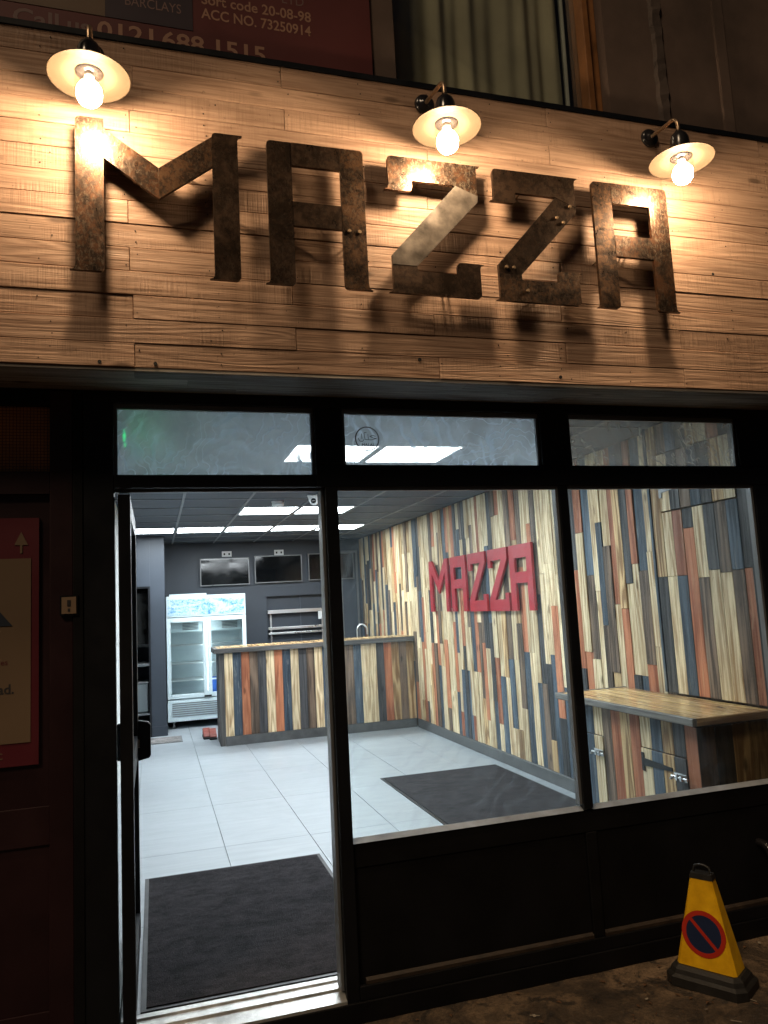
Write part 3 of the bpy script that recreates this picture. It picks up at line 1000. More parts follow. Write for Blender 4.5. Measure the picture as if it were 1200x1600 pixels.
letters = [('M', -0.257, MPL, 'rusty steel letter M at the left of the timber sign', []),
           ('A', 0.458, APL('rust_c', 'rust_b', 'rust_c', 'rust_c'), 'dark rusty steel letter A standing between the M and the first Z', [(.325, .245), (.368, .245)]),
           ('Z', 0.965, ZPL('rust_a', 'steel_raw', 'rust_c'), 'rusty steel letter Z with pale bare diagonal under the middle lamp', []),
           ('Z', 1.448, ZPL('rust_c', 'rust_c', 'rust_b'), 'dark rusty steel letter Z next to the last letter A', [(.30, .40), (.33, .38), (.035, .15), (.07, .15), (.37, .46), (.13, .05)]),
           ('A', 1.945, APL('rust_b', 'rust_a', 'rust_a', 'rust_a'), 'rusty steel letter A at the right under the right lamp', [])]
for ch, x0, plates, lab, bolts in letters:
    x0 *= LK
    t = thing('sign_letter', lab, 'letter', (x0 + 0.2, YB, LZ), 'rusty steel letters on the timber sign')
    for mt_, pts in plates:
        o = outline(pts)
        mb = MB()
        cxm = sum(p[0] for p in o) / len(o)
        czm = sum(p[1] for p in o) / len(o)
        tilt = random.uniform(-0.0015, 0.0015)
        o = [(u * LK, v * LK) for u, v in o]
        cxm, czm = cxm * LK, czm * LK
        mb.prism(o, lambda u, v, d: (x0 + u, LY + d + tilt, LZ + v), 0.0, 0.016)
        mb.build('plate', mt_, t, (x0 + cxm, LY, LZ + czm))
        pin = MB()
        for q in (-0.012, 0.012):
            pin.tube([(x0 + cxm + q, LY + 0.0155 + tilt, LZ + czm), (x0 + cxm + q, YB + 0.004, LZ + czm)], 0.004, 6)
        pin.build('standoff', 'bolt_metal', t)
    for bx, bz in bolts:
        MB().lathe([(0.0005, -0.007), (0.007, -0.007), (0.0085, -0.004), (0.0085, 0.0)], (x0 + bx, LY - 0.0008, LZ + bz), 6, 1, False).build('bolt', 'bolt_metal', t)

# ------------------------------------------------------------------ swan-neck lamps
for px, lx, lab in ((-0.197, -0.192, 'swan neck lamp with flat shade at the left above the letter M'),
                    (1.172, 1.163, 'swan neck lamp with flat shade in the middle above the first Z'),
                    (2.330, 2.292, 'swan neck lamp with flat shade at the right above the last A')):
    LYL, LZS = -0.530, 3.458
    t = thing('wall_lamp', lab, 'wall lamp', (lx, YB, 3.72), 'swan neck lamps on the timber sign')
    MB().lathe([(0.0005, -0.026), (0.018, -0.026), (0.02, -0.02), (0.036, -0.018), (0.044, -0.012), (0.046, 0.0)], (px, YB - 0.002, 3.715), 32, 1).build('wall_plate', 'lamp_black', t)
    pts = [(px, YB - 0.02, 3.712), (px + (lx - px) * 0.2, YB - 0.06, 3.704), (px + (lx - px) * 0.8, LYL + 0.08, 3.672)]
    for k in range(9):
        # quarter bend from the rising arm down to the vertical drop
        pts.append((lx, LYL + 0.05 - 0.05 * math.sin(R(90 * k / 8)), 3.615 + 0.05 * math.cos(R(90 * k / 8))))
    pts += [(lx, LYL, 3.60), (lx, LYL, 3.57)]
    MB().tube(pts, 0.0085, 10).build('arm', 'lamp_brass', t)
    MB().lathe([(0.0005, 0.135), (0.012, 0.135), (0.018, 0.125), (0.032, 0.112), (0.040, 0.092), (0.043, 0.05), (0.043, 0.018), (0.048, 0.012), (0.048, 0.002), (0.0005, 0.002)], (lx, LYL, LZS), 32).build('lamp_holder', 'lamp_black', t)
    sh = MB()
    prof = [(0.040, 0.010), (0.060, 0.008), (0.075, 0.006), (0.079, 0.003), (0.100, 0.0005), (0.120, -0.003), (0.137, -0.007), (0.1405, -0.010), (0.1400, -0.0125), (0.1365, -0.0105),
            (0.119, -0.0065), (0.099, -0.003), (0.078, -0.0005), (0.073, 0.0025), (0.059, 0.0045), (0.040, 0.0065)]
    sh.lathe(prof, (lx, LYL, LZS - 0.002), 56)
    sh.build('shade', 'shade_enamel', t)
    jar = MB()
    jar.lathe([(0.044, 0.002), (0.049, -0.004), (0.049, -0.078), (0.046, -0.096), (0.037, -0.112), (0.022, -0.122), (0.0005, -0.126)], (lx, LYL, LZS), 32)
    jar.build('glass_jar', 'jar_glass', t)
    MB().lathe([(0.0005, 0.0), (0.017, 0.0), (0.017, -0.022), (0.014, -0.026), (0.0005, -0.026)], (lx, LYL, LZS + 0.001), 16).build('bulb_socket', 'white_plastic', t)
    MB().lathe([(0.013, -0.0265), (0.018, -0.031), (0.031, -0.041), (0.041, -0.057), (0.0445, -0.075), (0.042, -0.093), (0.033, -0.108), (0.019, -0.117), (0.0005, -0.120)], (lx, LYL, LZS), 24).build('bulb', 'bulb_glow', t)

# ------------------------------------------------------------------ upper storey
UY = -0.20                      # face of the upstairs wall


def ub(mb, x0, x1, y0, y1, z0, z1):
    return mb.box(x0, x1, UY + y0, UY + y1, z0, z1)


uwm = MB()
for q in ((-4.0, 7.0, 0.0, 0.15, ZTOP - 0.2, 3.81), (-4.0, -1.40, 0.0, 0.25, 3.8105, 7.5), (0.965, 1.078, 0.0, 0.25, 3.8105, 7.5), (2.19, 7.0, 0.0, 0.25, 3.8105, 7.5),
          (-1.40, 0.965, 0.0, 0.25, 6.0, 7.5), (1.078, 2.19, 0.0, 0.25, 6.0, 7.5), (-1.40, 0.965, 0.06, 0.1, 3.8105, 6.0)):
    ub(uwm, *q)
uw = uwm.build('upper_wall', 'upper_render')
tag(uw, 'dark rendered wall of the storey above the sign', 'wall')
pil = MB()
rq = random.Random(9)
zz = 3.815
vs, fs = [], []
while zz < 7.4:
    e0, e1 = rq.uniform(-0.006, 0.006), rq.uniform(-0.006, 0.006)
    vs += [(2.465 + e0, UY - 0.001, zz), (2.475 + e0, UY - 0.02 + e1 * 0.5, zz), (2.525 + e1, UY - 0.02 - e0 * 0.5, zz), (2.545 + e1, UY - 0.001, zz)]
    zz += rq.uniform(0.02, 0.06)
for i in range(len(vs) // 4 - 1):
    fs += [(4 * i + k, 4 * i + k + 1, 4 * i + k + 5, 4 * i + k + 4) for k in range(3)]
MB().add(vs, fs).build('flaking_strip', 'upper_pilaster', uw)
ub(MB(), 2.86, 2.92, -0.018, -0.001, 3.815, 7.4).build('edge_strip', 'upper_render', uw)
wn_ = thing('upper_window', 'timber framed upstairs window with drawn curtain above the middle lamp', 'window', (1.63, UY + 0.1, 3.82))
for q in ((2.095, 2.13, 0.03, 0.14, 3.811, 5.99), (2.1305, 2.189, 0.06, 0.14, 3.811, 5.99), (1.079, 1.102, 0.06, 0.14, 3.811, 5.99)):
    box('frame', 'timber_frame', wn_, (q[0], q[1], UY + q[2], UY + q[3], q[4], q[5]), 0.004)
box('frame', 'timber_frame', wn_, (1.1025, 2.0945, UY + 0.06, UY + 0.14, 5.93, 5.99))
ub(MB(), 1.1025, 2.0945, 0.095, 0.1, 3.811, 5.9295).build('pane', 'pane_upper', wn_)
cu = thing('curtain', 'pale greenish curtain in folds behind the upstairs window', 'curtain', (1.58, UY + 0.2, 3.80))
vs, fs = [], []
nx = 200
rc = random.Random(4)
ph = [rc.uniform(0, 6.28) for _ in range(6)]
for j in range(12):
    z = 3.78 + 2.2 * j / 11
    for i in range(nx + 1):
        x = 1.04 + 1.0 * i / nx
        sway = 0.02 * math.sin(z * 2.1 + ph[5])
        y = UY + 0.19 + 0.016 * math.sin((x + sway) * 30 + ph[0] + 1.3 * math.sin(x * 9)) + 0.008 * math.sin((x - sway) * 67 + ph[1] + math.sin(x * 13))
        vs.append((x, y, z))
for j in range(11):
    for i in range(nx):
        a = j * (nx + 1) + i
        fs.append((a, a + 1, a + nx + 2, a + nx + 1))
MB().add(vs, fs, True).build('cloth', 'curtain_cloth', cu)
vs, fs = [], []
for j in range(12):
    z = 3.78 + 2.2 * j / 11
    for i in range(7):
        x = 2.035 + 0.026 * i / 6 + 0.004 * math.sin(z * 3)
        vs.append((x, UY + 0.145 + 0.012 * math.sin(i * 1.3), z))
for j in range(11):
    for i in range(6):
        a = j * 7 + i
        fs.append((a, a + 1, a + 8, a + 7))
MB().add(vs, fs, True).build('edge_strip', 'voile', cu)
rm = MB().box(0.9, 2.6, 0.25, 0.3, 3.7, 6.2).build('upstairs_room_wall', 'upper_render')
tag(rm, 'dark wall of the room behind the curtain', None, kind='structure')
# banner over the other upstairs window
bn = thing('banner', 'maroon banner with telephone and bank details above the sign', 'banner', (-0.2, UY - 0.02, 3.81))
BYF = UY - 0.014
MB().box(-1.39, 0.964, BYF, UY + 0.03, 3.81, 5.9).build('sheet', 'banner_maroon', bn)
MB().box(-1.39, -0.1535, BYF - 0.002, BYF - 0.0005, 3.945, 5.3).build('tan_block', 'banner_tan', bn)
MB().box(-0.153, 0.19, BYF - 0.002, BYF - 0.0005, 3.945, 5.3).build('navy_block', 'banner_navy', bn)
tl = BYF - 0.0007
text('Call', 0.105, 'banner_text_dim', bn, (-0.494, tl, 3.850), width=0.165, bold=0.002)
text('us', 0.105, 'banner_text_dim', bn, (-0.298, tl, 3.850), width=0.083, bold=0.002)
text('0121', 0.105, 'banner_text', bn, (-0.185, tl, 3.850), width=0.215, bold=0.002)
text('688', 0.105, 'banner_text', bn, (0.063, tl, 3.850), width=0.168, bold=0.002)
text('1515', 0.105, 'banner_text', bn, (0.262, tl, 3.850), width=0.205, bold=0.002)
text('BARCLAYS', 0.060, 'banner_text_dim', bn, (-0.08, tl - 0.002, 4.012), width=0.22)
text('ACC NO. 73250914', 0.066, 'banner_text', bn, (0.226, tl, 4.012), width=0.466, bold=0.001)
text('Sort code 20-08-98', 0.066, 'banner_text', bn, (0.226, tl, 4.078), width=0.466, bold=0.001)
text('LTD', 0.062, 'banner_text_dim', bn, (0.565, tl, 4.148), width=0.095)

# ------------------------------------------------------------------ neighbouring doorway on the left
nd = thing('neighbour_doorway', 'dark maroon doorway with amber wired glass left of the shopfront', 'doorway', (-0.7, 0.0, GZ))
box('frame_post', 'black_panel', nd, (-0.30, -0.2625, -0.004, 0.09, GZ, 2.457), 0.003)
box('frame_post', 'maroon_paint', nd, (-0.385, -0.3005, 0.006, 0.09, GZ, 2.457), 0.003)
box('head_rail', 'black_panel', nd, (-1.6, -0.3855, 0.006, 0.09, 2.395, 2.457))
box('transom_rail', 'maroon_paint', nd, (-1.6, -0.3855, 0.006, 0.09, 2.04, 2.128))
MB().box(-1.6, -0.3855, 0.04, 0.05, 2.1285, 2.3945).build('pane', 'amber_glass', nd)
box('door_panel', 'maroon_paint', nd, (-1.6, -0.3855, 0.03, 0.08, GZ + 0.02, 2.0395))
box('door_rail', 'maroon_paint', nd, (-1.6, -0.3855, 0.022, 0.0295, 0.72, 0.86), 0.002)
box('door_rail', 'maroon_paint', nd, (-1.6, -0.3855, 0.022, 0.0295, GZ + 0.02, 0.14), 0.002)
ps = thing('poster', 'crimson poster with arrow and beige panel on the maroon door', 'poster', (-0.7, 0.028, 1.48))
MB().box(-1.2, -0.424, 0.018, 0.0285, 1.016, 1.947).build('sheet', 'poster_red', ps)
MB().box(-1.2, -0.452, 0.0155, 0.0175, 1.10, 1.79).build('beige_panel', 'poster_beige', ps)
a_ = MB()
a_.prism([(-0.487, 1.893), (-0.463, 1.842), (-0.511, 1.842)], lambda u, v, d: (u, d, v), 0.0155, 0.0177)
a_.box(-0.491, -0.483, 0.0155, 0.0177, 1.81, 1.8418)
a_.build('arrow', 'poster_beige', ps)
t_ = MB()
t_.prism([(-0.60, 1.64), (-0.516, 1.535), (-0.70, 1.535)], lambda u, v, d: (u, d, v), 0.0132, 0.0152)
t_.build('triangle', 'poster_navy', ps)
text('ad.', 0.05, 'poster_ink', ps, (-0.508, 0.0148, 1.283), align='RIGHT', bold=0.0012)
text('es', 0.03, 'poster_red', ps, (-0.53, 0.0148, 1.39), align='RIGHT')
text('c', 0.05, 'poster_beige', ps, (-0.545, 0.0168, 1.045), align='RIGHT')
np_ = thing('bell_plate', 'small beige square plate with dark mark beside the maroon door', 'plate', (-0.314, -0.004, 1.60))
MB().box(-0.346, -0.282, -0.010, 0.0055, 1.563, 1.640).build('surround', 'black_paint', np_)
MB().box(-0.340, -0.288, -0.014, -0.0105, 1.570, 1.634).build('face', 'plate_beige', np_)
MB().box(-0.320, -0.308, -0.0155, -0.0142, 1.598, 1.622).box(-0.318, -0.310, -0.0155, -0.0142, 1.578, 1.590).build('mark', 'poster_ink', np_)
nb = MB().box(-6, -1.6, -0.001, 0.25, GZ - 0.02, 4.2).build('neighbour_wall', 'upper_render')
tag(nb, 'dark rendered wall left of the maroon doorway', 'wall')
nb = MB().box(3.62, 8, -0.001, 0.25, GZ - 0.02, 4.2).build('neighbour_wall', 'upper_render')
tag(nb, 'dark rendered wall right of the shopfront', 'wall')

# ------------------------------------------------------------------ inside: counter
CYF = 6.06
ct = thing('counter', 'serving counter clad in coloured vertical planks', 'counter', (1.9, CYF + 0.3, 0.0))
MB().box(0.74, WX - 0.03, CYF + 0.021, CYF + 0.10, 0.0, 1.06).build('carcass', 'greyboard_v', ct)
seq = ['cream', 'blue', 'orange', 'brown', 'charcoal', 'cream', 'orange', 'blue', 'cream', 'charcoal', 'brown', 'cream', 'blue', 'charcoal', 'brown', 'brown', 'blue', 'cream', 'cream', 'charcoal', 'orange', 'tan', 'brown', 'tan']
board('corner_post', 'greyboard_v', ct, (0.715, 0.775, CYF - 0.004, CYF + 0.1, 0.0, 1.06), '-y')
n = len(seq)
xa, xb = 0.776, WX - 0.025
pw_ = (xb - xa) / n
for k, s in enumerate(seq):
    board('plank', s + '_v', ct, (xa + k * pw_ + 0.001, xa + (k + 1) * pw_ - 0.001, CYF - random.uniform(0, 0.004), CYF + 0.02, 0.106, 1.058), '-y')
board('skirting', 'skirting_grey', ct, (0.776, WX - 0.036, CYF - 0.014, CYF + 0.0205, 0.0, 0.104), '-y')
tp = board('counter_top', 'greyboard_x', ct, (0.66, WX - 0.025, CYF - 0.06, CYF + 0.52, 1.062, 1.118), '-y', 0.003)
MB().box(0.70, WX - 0.03, CYF - 0.03, CYF + 0.50, 1.1185, 1.124).build('top_inlay', 'shelf_top', ct)
MB().box(0.72, 0.78, CYF + 0.1005, CYF + 0.5, 0.0, 1.06).build('end_panel', 'greyboard_v', ct)
# tap
tpz = thing('tap', 'chrome arched tap rising behind the counter', 'tap', (2.62, 6.9, 1.10))
MB().tube([(2.62, 6.9, 1.06), (2.62, 6.9, 1.10)], 0.02, 12).build('base', 'stainless', tpz)
pts = [(2.62, 6.9, 1.10), (2.62, 6.9, 1.16)] + [(2.62 + 0.07 - 0.07 * math.cos(R(a)), 6.9, 1.20 + 0.08 * math.sin(R(a))) for a in range(0, 181, 20)] + [(2.76, 6.9, 1.14)]
MB().tube(pts, 0.010, 8).build('spout', 'stainless', tpz)
wt = thing('back_worktop', 'steel worktop behind the serving counter', 'worktop', (2.6, 6.95, 0))
MB().box(1.9, WX - 0.06, 6.65, 7.25, 1.02, 1.06).build('top', 'stainless', wt)
for lx in (1.95, 3.0):
    for ly in (6.7, 7.2):
        MB().box(lx - 0.02, lx + 0.02, ly - 0.02, ly + 0.02, 0.0, 1.0195).build('leg', 'stainless', wt)

# ------------------------------------------------------------------ drinks fridge
fg = thing('drinks_fridge', 'white double door drinks fridge with blue printed header', 'fridge', (0.69, 8.05, 0.0))
fx0, fx1, fy0, fy1 = 0.155, 1.235, 7.76, 8.42
fz0, fz1 = 0.10, 1.79
sh = MB()
sh.box(fx0, fx0 + 0.03, fy0 + 0.05, fy1, fz0, fz1).box(fx1 - 0.03, fx1, fy0 + 0.05, fy1, fz0, fz1)
sh.box(fx0 + 0.0305, fx1 - 0.0305, fy1 - 0.03, fy1, fz0, fz1).box(fx0 + 0.0305, fx1 - 0.0305, fy0 + 0.05, fy1 - 0.0305, fz1 - 0.04, fz1)
sh.box(fx0 + 0.0305, fx1 - 0.0305, fy0 + 0.05, fy1 - 0.0305, fz0, 0.42)
sh.build('cabinet', 'fridge_inner', fg)
box('header', 'fridge_white', fg, (fx0, fx1, fy0, fy0 + 0.0495, 1.50, fz1), 0.006)
box('header_print', 'fridge_header_print', fg, (fx0 + 0.02, fx1 - 0.02, fy0 - 0.006, fy0 - 0.0005, 1.525, 1.745))
box('top_tray', 'fridge_white', fg, (fx0 + 0.05, fx0 + 0.55, fy0 + 0.1, fy0 + 0.5, fz1 + 0.0005, fz1 + 0.03))
gr = box('grille', 'fridge_white', fg, (fx0, fx1, fy0 + 0.01, fy0 + 0.0495, 0.10, 0.385), 0.004)
for k in range(7):
    z = 0.165 + k * 0.028
    box('slat', 'jamb_grey', gr, (fx0 + 0.06, fx1 - 0.08, fy0 + 0.003, fy0 + 0.0095, z, z + 0.009))
mid = (fx0 + fx1) / 2
for a, b, hs in ((fx0, mid - 0.002, 1), (mid + 0.002, fx1, -1)):
    d = box('door', 'fridge_white', fg, (a, a + 0.055, fy0, fy0 + 0.045, 0.40, 1.49), 0.004)
    box('frame', 'fridge_white', d, (b - 0.055, b, fy0, fy0 + 0.045, 0.40, 1.49), 0.004)
    box('frame', 'fridge_white', d, (a + 0.0555, b - 0.0555, fy0, fy0 + 0.045, 0.40, 0.46), 0.004)
    box('frame', 'fridge_white', d, (a + 0.0555, b - 0.0555, fy0, fy0 + 0.045, 1.43, 1.49), 0.004)
    MB().box(a + 0.0555, b - 0.0555, fy0 + 0.018, fy0 + 0.024, 0.4605, 1.4295).build('pane', 'pane_fridge', d)
    hx = b - 0.03 if hs == 1 else a + 0.012
    box('handle', 'fridge_inner', d, (hx, hx + 0.016, fy0 - 0.014, fy0 - 0.0005, 0.8, 1.12), 0.003)
    box('hinge', 'dark_gap', d, (hx - 0.02, hx + 0.03, fy0 - 0.008, fy0 - 0.0005, 0.402, 0.425))
    for z in (0.62, 0.85, 1.10):
        box('shelf', 'white_plastic', fg, (a + 0.04, b - 0.04, fy0 + 0.09, fy1 - 0.05, z, z + 0.014))
    box('evaporator', 'fridge_inner', fg, (a + 0.05, b - 0.05, fy0 + 0.22, fy1 - 0.05, 1.29, 1.44))
    ev = MB()
    for k in range(5):
        ev.box(a + 0.22, b - 0.10, fy0 + 0.212, fy0 + 0.2195, 1.32 + k * 0.02, 1.33 + k * 0.02)
    ev.build('vent', 'jamb_grey', fg)
box('added_fill_strip', 'fridge_fill_glow', fg, (mid - 0.02, mid + 0.02, fy0 + 0.055, fy0 + 0.075, 0.48, 1.42))  # added glowing strip behind the door stiles, put in to brighten the cabinet
for lx in (fx0 + 0.08, fx1 - 0.08):
    for ly in (fy0 + 0.1, fy1 - 0.1):
        c = MB()
        c.lathe([(0.0005, -0.015), (0.034, -0.015), (0.036, -0.010), (0.036, 0.010), (0.034, 0.015), (0.0005, 0.015)], (lx, ly, 0.0365), 16, 0)
        c.box(lx - 0.02, lx + 0.02, ly - 0.02, ly + 0.02, 0.073, 0.0995)
        c.build('caster', 'tv_frame', fg)
tub = MB()
tub.lathe([(0.0005, 0.0), (0.095, 0.0), (0.105, 0.20), (0.11, 0.205), (0.11, 0.22), (0.0005, 0.222)], (0.83, 8.05, 0.4205), 24)
tag(tub.build('water_tub', 'blue_tub'), 'blue tub at the bottom of the drinks fridge', 'tub')

# ------------------------------------------------------------------ menu screens, CCTV, detector, exit sign
for k, (a, b, z0, z1, w_) in enumerate(((0.66, 1.385, 1.935, 2.345, 'left'), (1.465, 2.19, 1.945, 2.36, 'middle'), (2.29, 3.015, 1.955, 2.37, 'right'))):
    t = thing('menu_screen', '%s black menu screen of three on the back wall' % w_, 'screen', ((a + b) / 2, BY - 0.05, z0), 'menu screens on the back wall')
    f = MB()
    e = 0.014
    f.box(a, b, BY - 0.07, BY - 0.035, z0, z0 + e).box(a, b, BY - 0.07, BY - 0.035, z1 - e, z1)
    f.box(a, a + e, BY - 0.07, BY - 0.035, z0 + e, z1 - e).box(b - e, b, BY - 0.07, BY - 0.035, z0 + e, z1 - e)
    f.build('bezel', 'tv_frame', t)
    MB().box(a + e, b - e, BY - 0.066, BY - 0.04, z0 + e, z1 - e).build('display', 'tv_screen', t)
    MB().box((a + b) / 2 - 0.12, (a + b) / 2 + 0.12, BY - 0.0345, BY - 0.0005, z0 + 0.1, z1 - 0.1).build('bracket', 'tv_frame', t)
for k, (x, w_) in enumerate(((1.06, 'left'), (1.85, 'middle'))):
    t = thing('wall_socket', 'white double socket above the %s menu screen' % w_, 'socket', (x, BY, 2.38), 'sockets above the menu screens')
    MB().box(x - 0.072, x + 0.072, BY - 0.012, BY - 0.0005, 2.366, 2.448).build('face_plate', 'white_plastic', t)
    s = MB()
    for q in (-0.036, 0.036):
        s.box(x + q - 0.012, x + q + 0.012, BY - 0.014, BY - 0.0125, 2.39, 2.42)
    s.build('pin_holes', 'dark_gap', t)
cc = thing('security_camera', 'white dome security camera on the ceiling behind the door post', 'camera', (1.44, 3.72, ZC))
MB().lathe([(0.0005, 0.006), (0.062, 0.006), (0.062, -0.012), (0.055, -0.020), (0.050, -0.045), (0.038, -0.075), (0.018, -0.092), (0.0005, -0.096)], (1.44, 3.72, ZC - 0.002), 28).build('dome', 'white_plastic', cc)
MB().lathe([(0.0005, -0.003), (0.022, -0.003), (0.024, 0.0), (0.024, 0.012)], (1.425, 3.671, ZC - 0.058), 20, 1).build('lens', 'tv_screen', cc)
sd = thing('smoke_detector', 'white round smoke detector on the ceiling beside the security camera', 'detector', (1.165, 4.12, ZC))
MB().lathe([(0.0005, 0.006), (0.062, 0.006), (0.062, -0.010), (0.054, -0.016), (0.054, -0.022), (0.060, -0.026), (0.054, -0.040), (0.03, -0.046), (0.0005, -0.047)], (1.165, 4.12, ZC - 0.002), 28).build('housing', 'white_plastic', sd)
MB().lathe([(0.0005, -0.0485), (0.012, -0.0485), (0.012, -0.046)], (1.165, 4.12, ZC - 0.002), 12).build('indicator', 'stainless', sd)
ex = thing('exit_sign', 'green lit exit sign behind the left transom pane', 'exit sign', (-0.165, 0.22, 2.35))
box('housing', 'white_plastic', ex, (-0.165, -0.115, 0.12, 0.32, 2.24, 2.345), 0.004)
box('lit_face', 'exit_glow', ex, (-0.1145, -0.109, 0.13, 0.31, 2.295, 2.34))
MB().tube([(-0.14, 0.22, 2.345), (-0.14, 0.22, ZC + 0.01)], 0.006, 6).build('hanger', 'white_plastic', ex)

# ------------------------------------------------------------------ serving hatch shelf and kitchen
MB().box(1.6405, 2.5795, BY + 0.09, BY + 0.11, 0.9505, 1.7395).build('hatch_panel', 'wall_dark', bwo)
MB().box(2.16, 2.175, BY + 0.08, BY + 0.0895, 0.9505, 1.7395).build('hatch_rib', 'ceiling_tile', bwo)
ps_ = thing('hatch_shelf', 'bright steel shelf rails in the serving hatch', 'shelf', (2.1, BY + 0.05, 1.14))
for z, h in ((1.475, 0.055), (1.232, 0.04), (1.16, 0.03)):
    box('rail', 'stainless', ps_, (1.65, 2.56, BY - 0.02, BY + 0.04, z, z + h), 0.004)
for x in (1.70, 2.50):
    MB().box(x - 0.012, x + 0.012, BY + 0.0405, BY + 0.07, 0.95, 1.50).build('upright', 'stainless', ps_)
box('switch_box', 'white_plastic', ps_, (2.42, 2.48, BY - 0.04, BY - 0.0205, 1.36, 1.48), 0.004)
kc = thing('kitchen_cabinet', 'dark steel cabinet seen through the kitchen opening', 'cabinet', (-0.3, 8.6, 0))
MB().box(-1.0, 0.0, 8.45, 9.0, 1.10, 2.2).build('body', 'tv_frame', kc)
for a, b in ((-0.98, -0.52), (-0.5, -0.02)):
    MB().box(a, b, 8.43, 8.4495, 1.14, 2.16).build('door', 'tv_screen', kc)
kt = thing('steel_table', 'stainless steel table with lower shelf inside the kitchen opening', 'table', (-0.4, 8.2, 0))
MB().box(-1.2, 0.02, 7.9, 8.42, 0.86, 0.90).build('top', 'stainless', kt)
MB().box(-1.15, -0.03, 7.95, 8.4, 0.20, 0.225).build('lower_shelf', 'stainless', kt)
for lx in (-1.15, -0.6, -0.06):
    for ly in (7.94, 8.38):
        MB().box(lx - 0.018, lx + 0.018, ly - 0.018, ly + 0.018, 0.0, 0.8595).build('leg', 'stainless', kt)
kb = thing('storage_tub', 'white storage tub under the steel kitchen table', 'tub', (-0.25, 8.15, 0.23))
box('body', 'fridge_inner', kb, (-0.42, -0.10, 8.0, 8.33, 0.226, 0.62), 0.02)
box('lid', 'white_plastic', kb, (-0.43, -0.09, 7.99, 8.34, 0.6205, 0.645), 0.006)

# shoes by the counter end
for k, (sx_, sy_) in enumerate(((0.67, 6.72), (0.60, 6.80))):
    t = thing('shoe', ('black shoe with red upper by the end of the counter', 'second black and red shoe, farther from the counter end')[k], 'shoe', (sx_, sy_, 0.0), 'shoes by the counter')
    pr = [(-0.14, 0.03), (-0.14, 0.10), (-0.06, 0.115), (0.02, 0.075), (0.10, 0.06), (0.135, 0.04), (0.13, 0.028)]
    MB().prism(pr, lambda u, v, d: (sx_ + d, sy_ - u, v), -0.042, 0.042).build('upper', 'shoe_red', t, bevel=0.012)
    MB().prism([(-0.145, 0.0), (-0.145, 0.0295), (0.14, 0.0275), (0.145, 0.012), (0.12, 0.0)], lambda u, v, d: (sx_ + d, sy_ - u, v), -0.046, 0.046).build('sole', 'dark_gap', t, bevel=0.006)

# ------------------------------------------------------------------ mats
for (x0, x1, y0, y1), mt_, lab, tn in (((-0.075, 0.972, 0.172, 1.76), 'doormat_black', 'large black doormat just inside the open doorway', 0.010),
                                       ((1.90, 3.02, 1.75, 3.55), 'doormat_dark', 'black speckled mat on the tiles behind the middle window', 0.012),
                                       ((-0.22, 0.31, 6.68, 7.16), 'doormat_grey', 'small grey mat in front of the drinks fridge', 0.008)):
    t = thing('doormat', lab, 'doormat', ((x0 + x1) / 2, (y0 + y1) / 2, 0.0))
    e = 0.022
    b_ = MB()
    b_.box(x0, x1, y0, y0 + e, 0.0003, tn * 0.6).box(x0, x1, y1 - e, y1, 0.0003, tn * 0.6)
    b_.box(x0, x0 + e, y0 + e, y1 - e, 0.0003, tn * 0.6).box(x1 - e, x1, y0 + e, y1 - e, 0.0003, tn * 0.6)
    b_.build('rubber_edge', 'black_paint' if mt_ != 'doormat_grey' else 'skirting_grey', t)
    MB().box(x0 + e, x1 - e, y0 + e, y1 - e, 0.0003, tn).build('pile', mt_, t)

# ------------------------------------------------------------------ boxed-in column and cupboard by the right window
bxT = thing('boxed_column', 'plank clad boxing with a hatch beside the right window', 'boxing', (3.1, 0.5, 0.9))
MB().box(3.07, WX - 0.0005, 0.10, 0.955, 0.90, ZC + 0.0).build('carcass', 'brown_v', bxT)
upr = ['tan', 'cream', 'orange', 'charcoal', 'cream', 'charcoal', 'brown', 'blue', 'charcoal']
lwr = ['charcoal', 'cream', 'blue', 'orange', 'brown', 'cream', 'cream', 'brown', 'orange']
pwid = 0.835 / 9
hy0, hy1, hz0, hz1 = 0.21, 0.845, 2.022, 2.386
hatch = MB().box(3.058, 3.0695, hy0, hy1, hz0 + 0.004, hz1 - 0.004).build('hatch', 'brown_v', bxT)
for k in range(9):
    y1 = 0.94 - k * pwid
    y0 = y1 - pwid
    zs = 1.62 + (0.0, 0.0, 0.0, 0.28, -0.02, 0.02, 0.0, 0.01, 0.015)[k]
    th_ = 0.018 + random.uniform(0, 0.004)
    a, b = y0 + 0.0008, y1 - 0.0008
    board('plank', lwr[k] + '_v', bxT, (3.07 - th_, 3.0698, a, b, 0.91, zs - 0.001), '-x', 0.002)
    inside = hy0 - 0.03 < (y0 + y1) / 2 < hy1 + 0.03
    if inside:
        board('plank', upr[k] + '_v', bxT, (3.07 - th_, 3.0698, a, b, zs + 0.001, hz0 - 0.004), '-x', 0.002)
        board('plank', upr[(k + 3) % 9] + '_v', hatch, (3.066 - th_, 3.0578, a, b, hz0 + 0.004, hz1 - 0.004), '-x', 0.002)
        board('plank', upr[(k + 5) % 9] + '_v', bxT, (3.07 - th_, 3.0698, a, b, hz1 + 0.004, ZC - 0.004), '-x', 0.002)
    else:
        board('plank', upr[k] + '_v', bxT, (3.07 - th_, 3.0698, a, b, zs + 0.001, ZC - 0.004), '-x', 0.002)
board('corner_trim', 'blue_v', bxT, (3.044, WX - 0.001, 0.941, 0.966, 0.91, ZC - 0.004), '-x', 0.002)


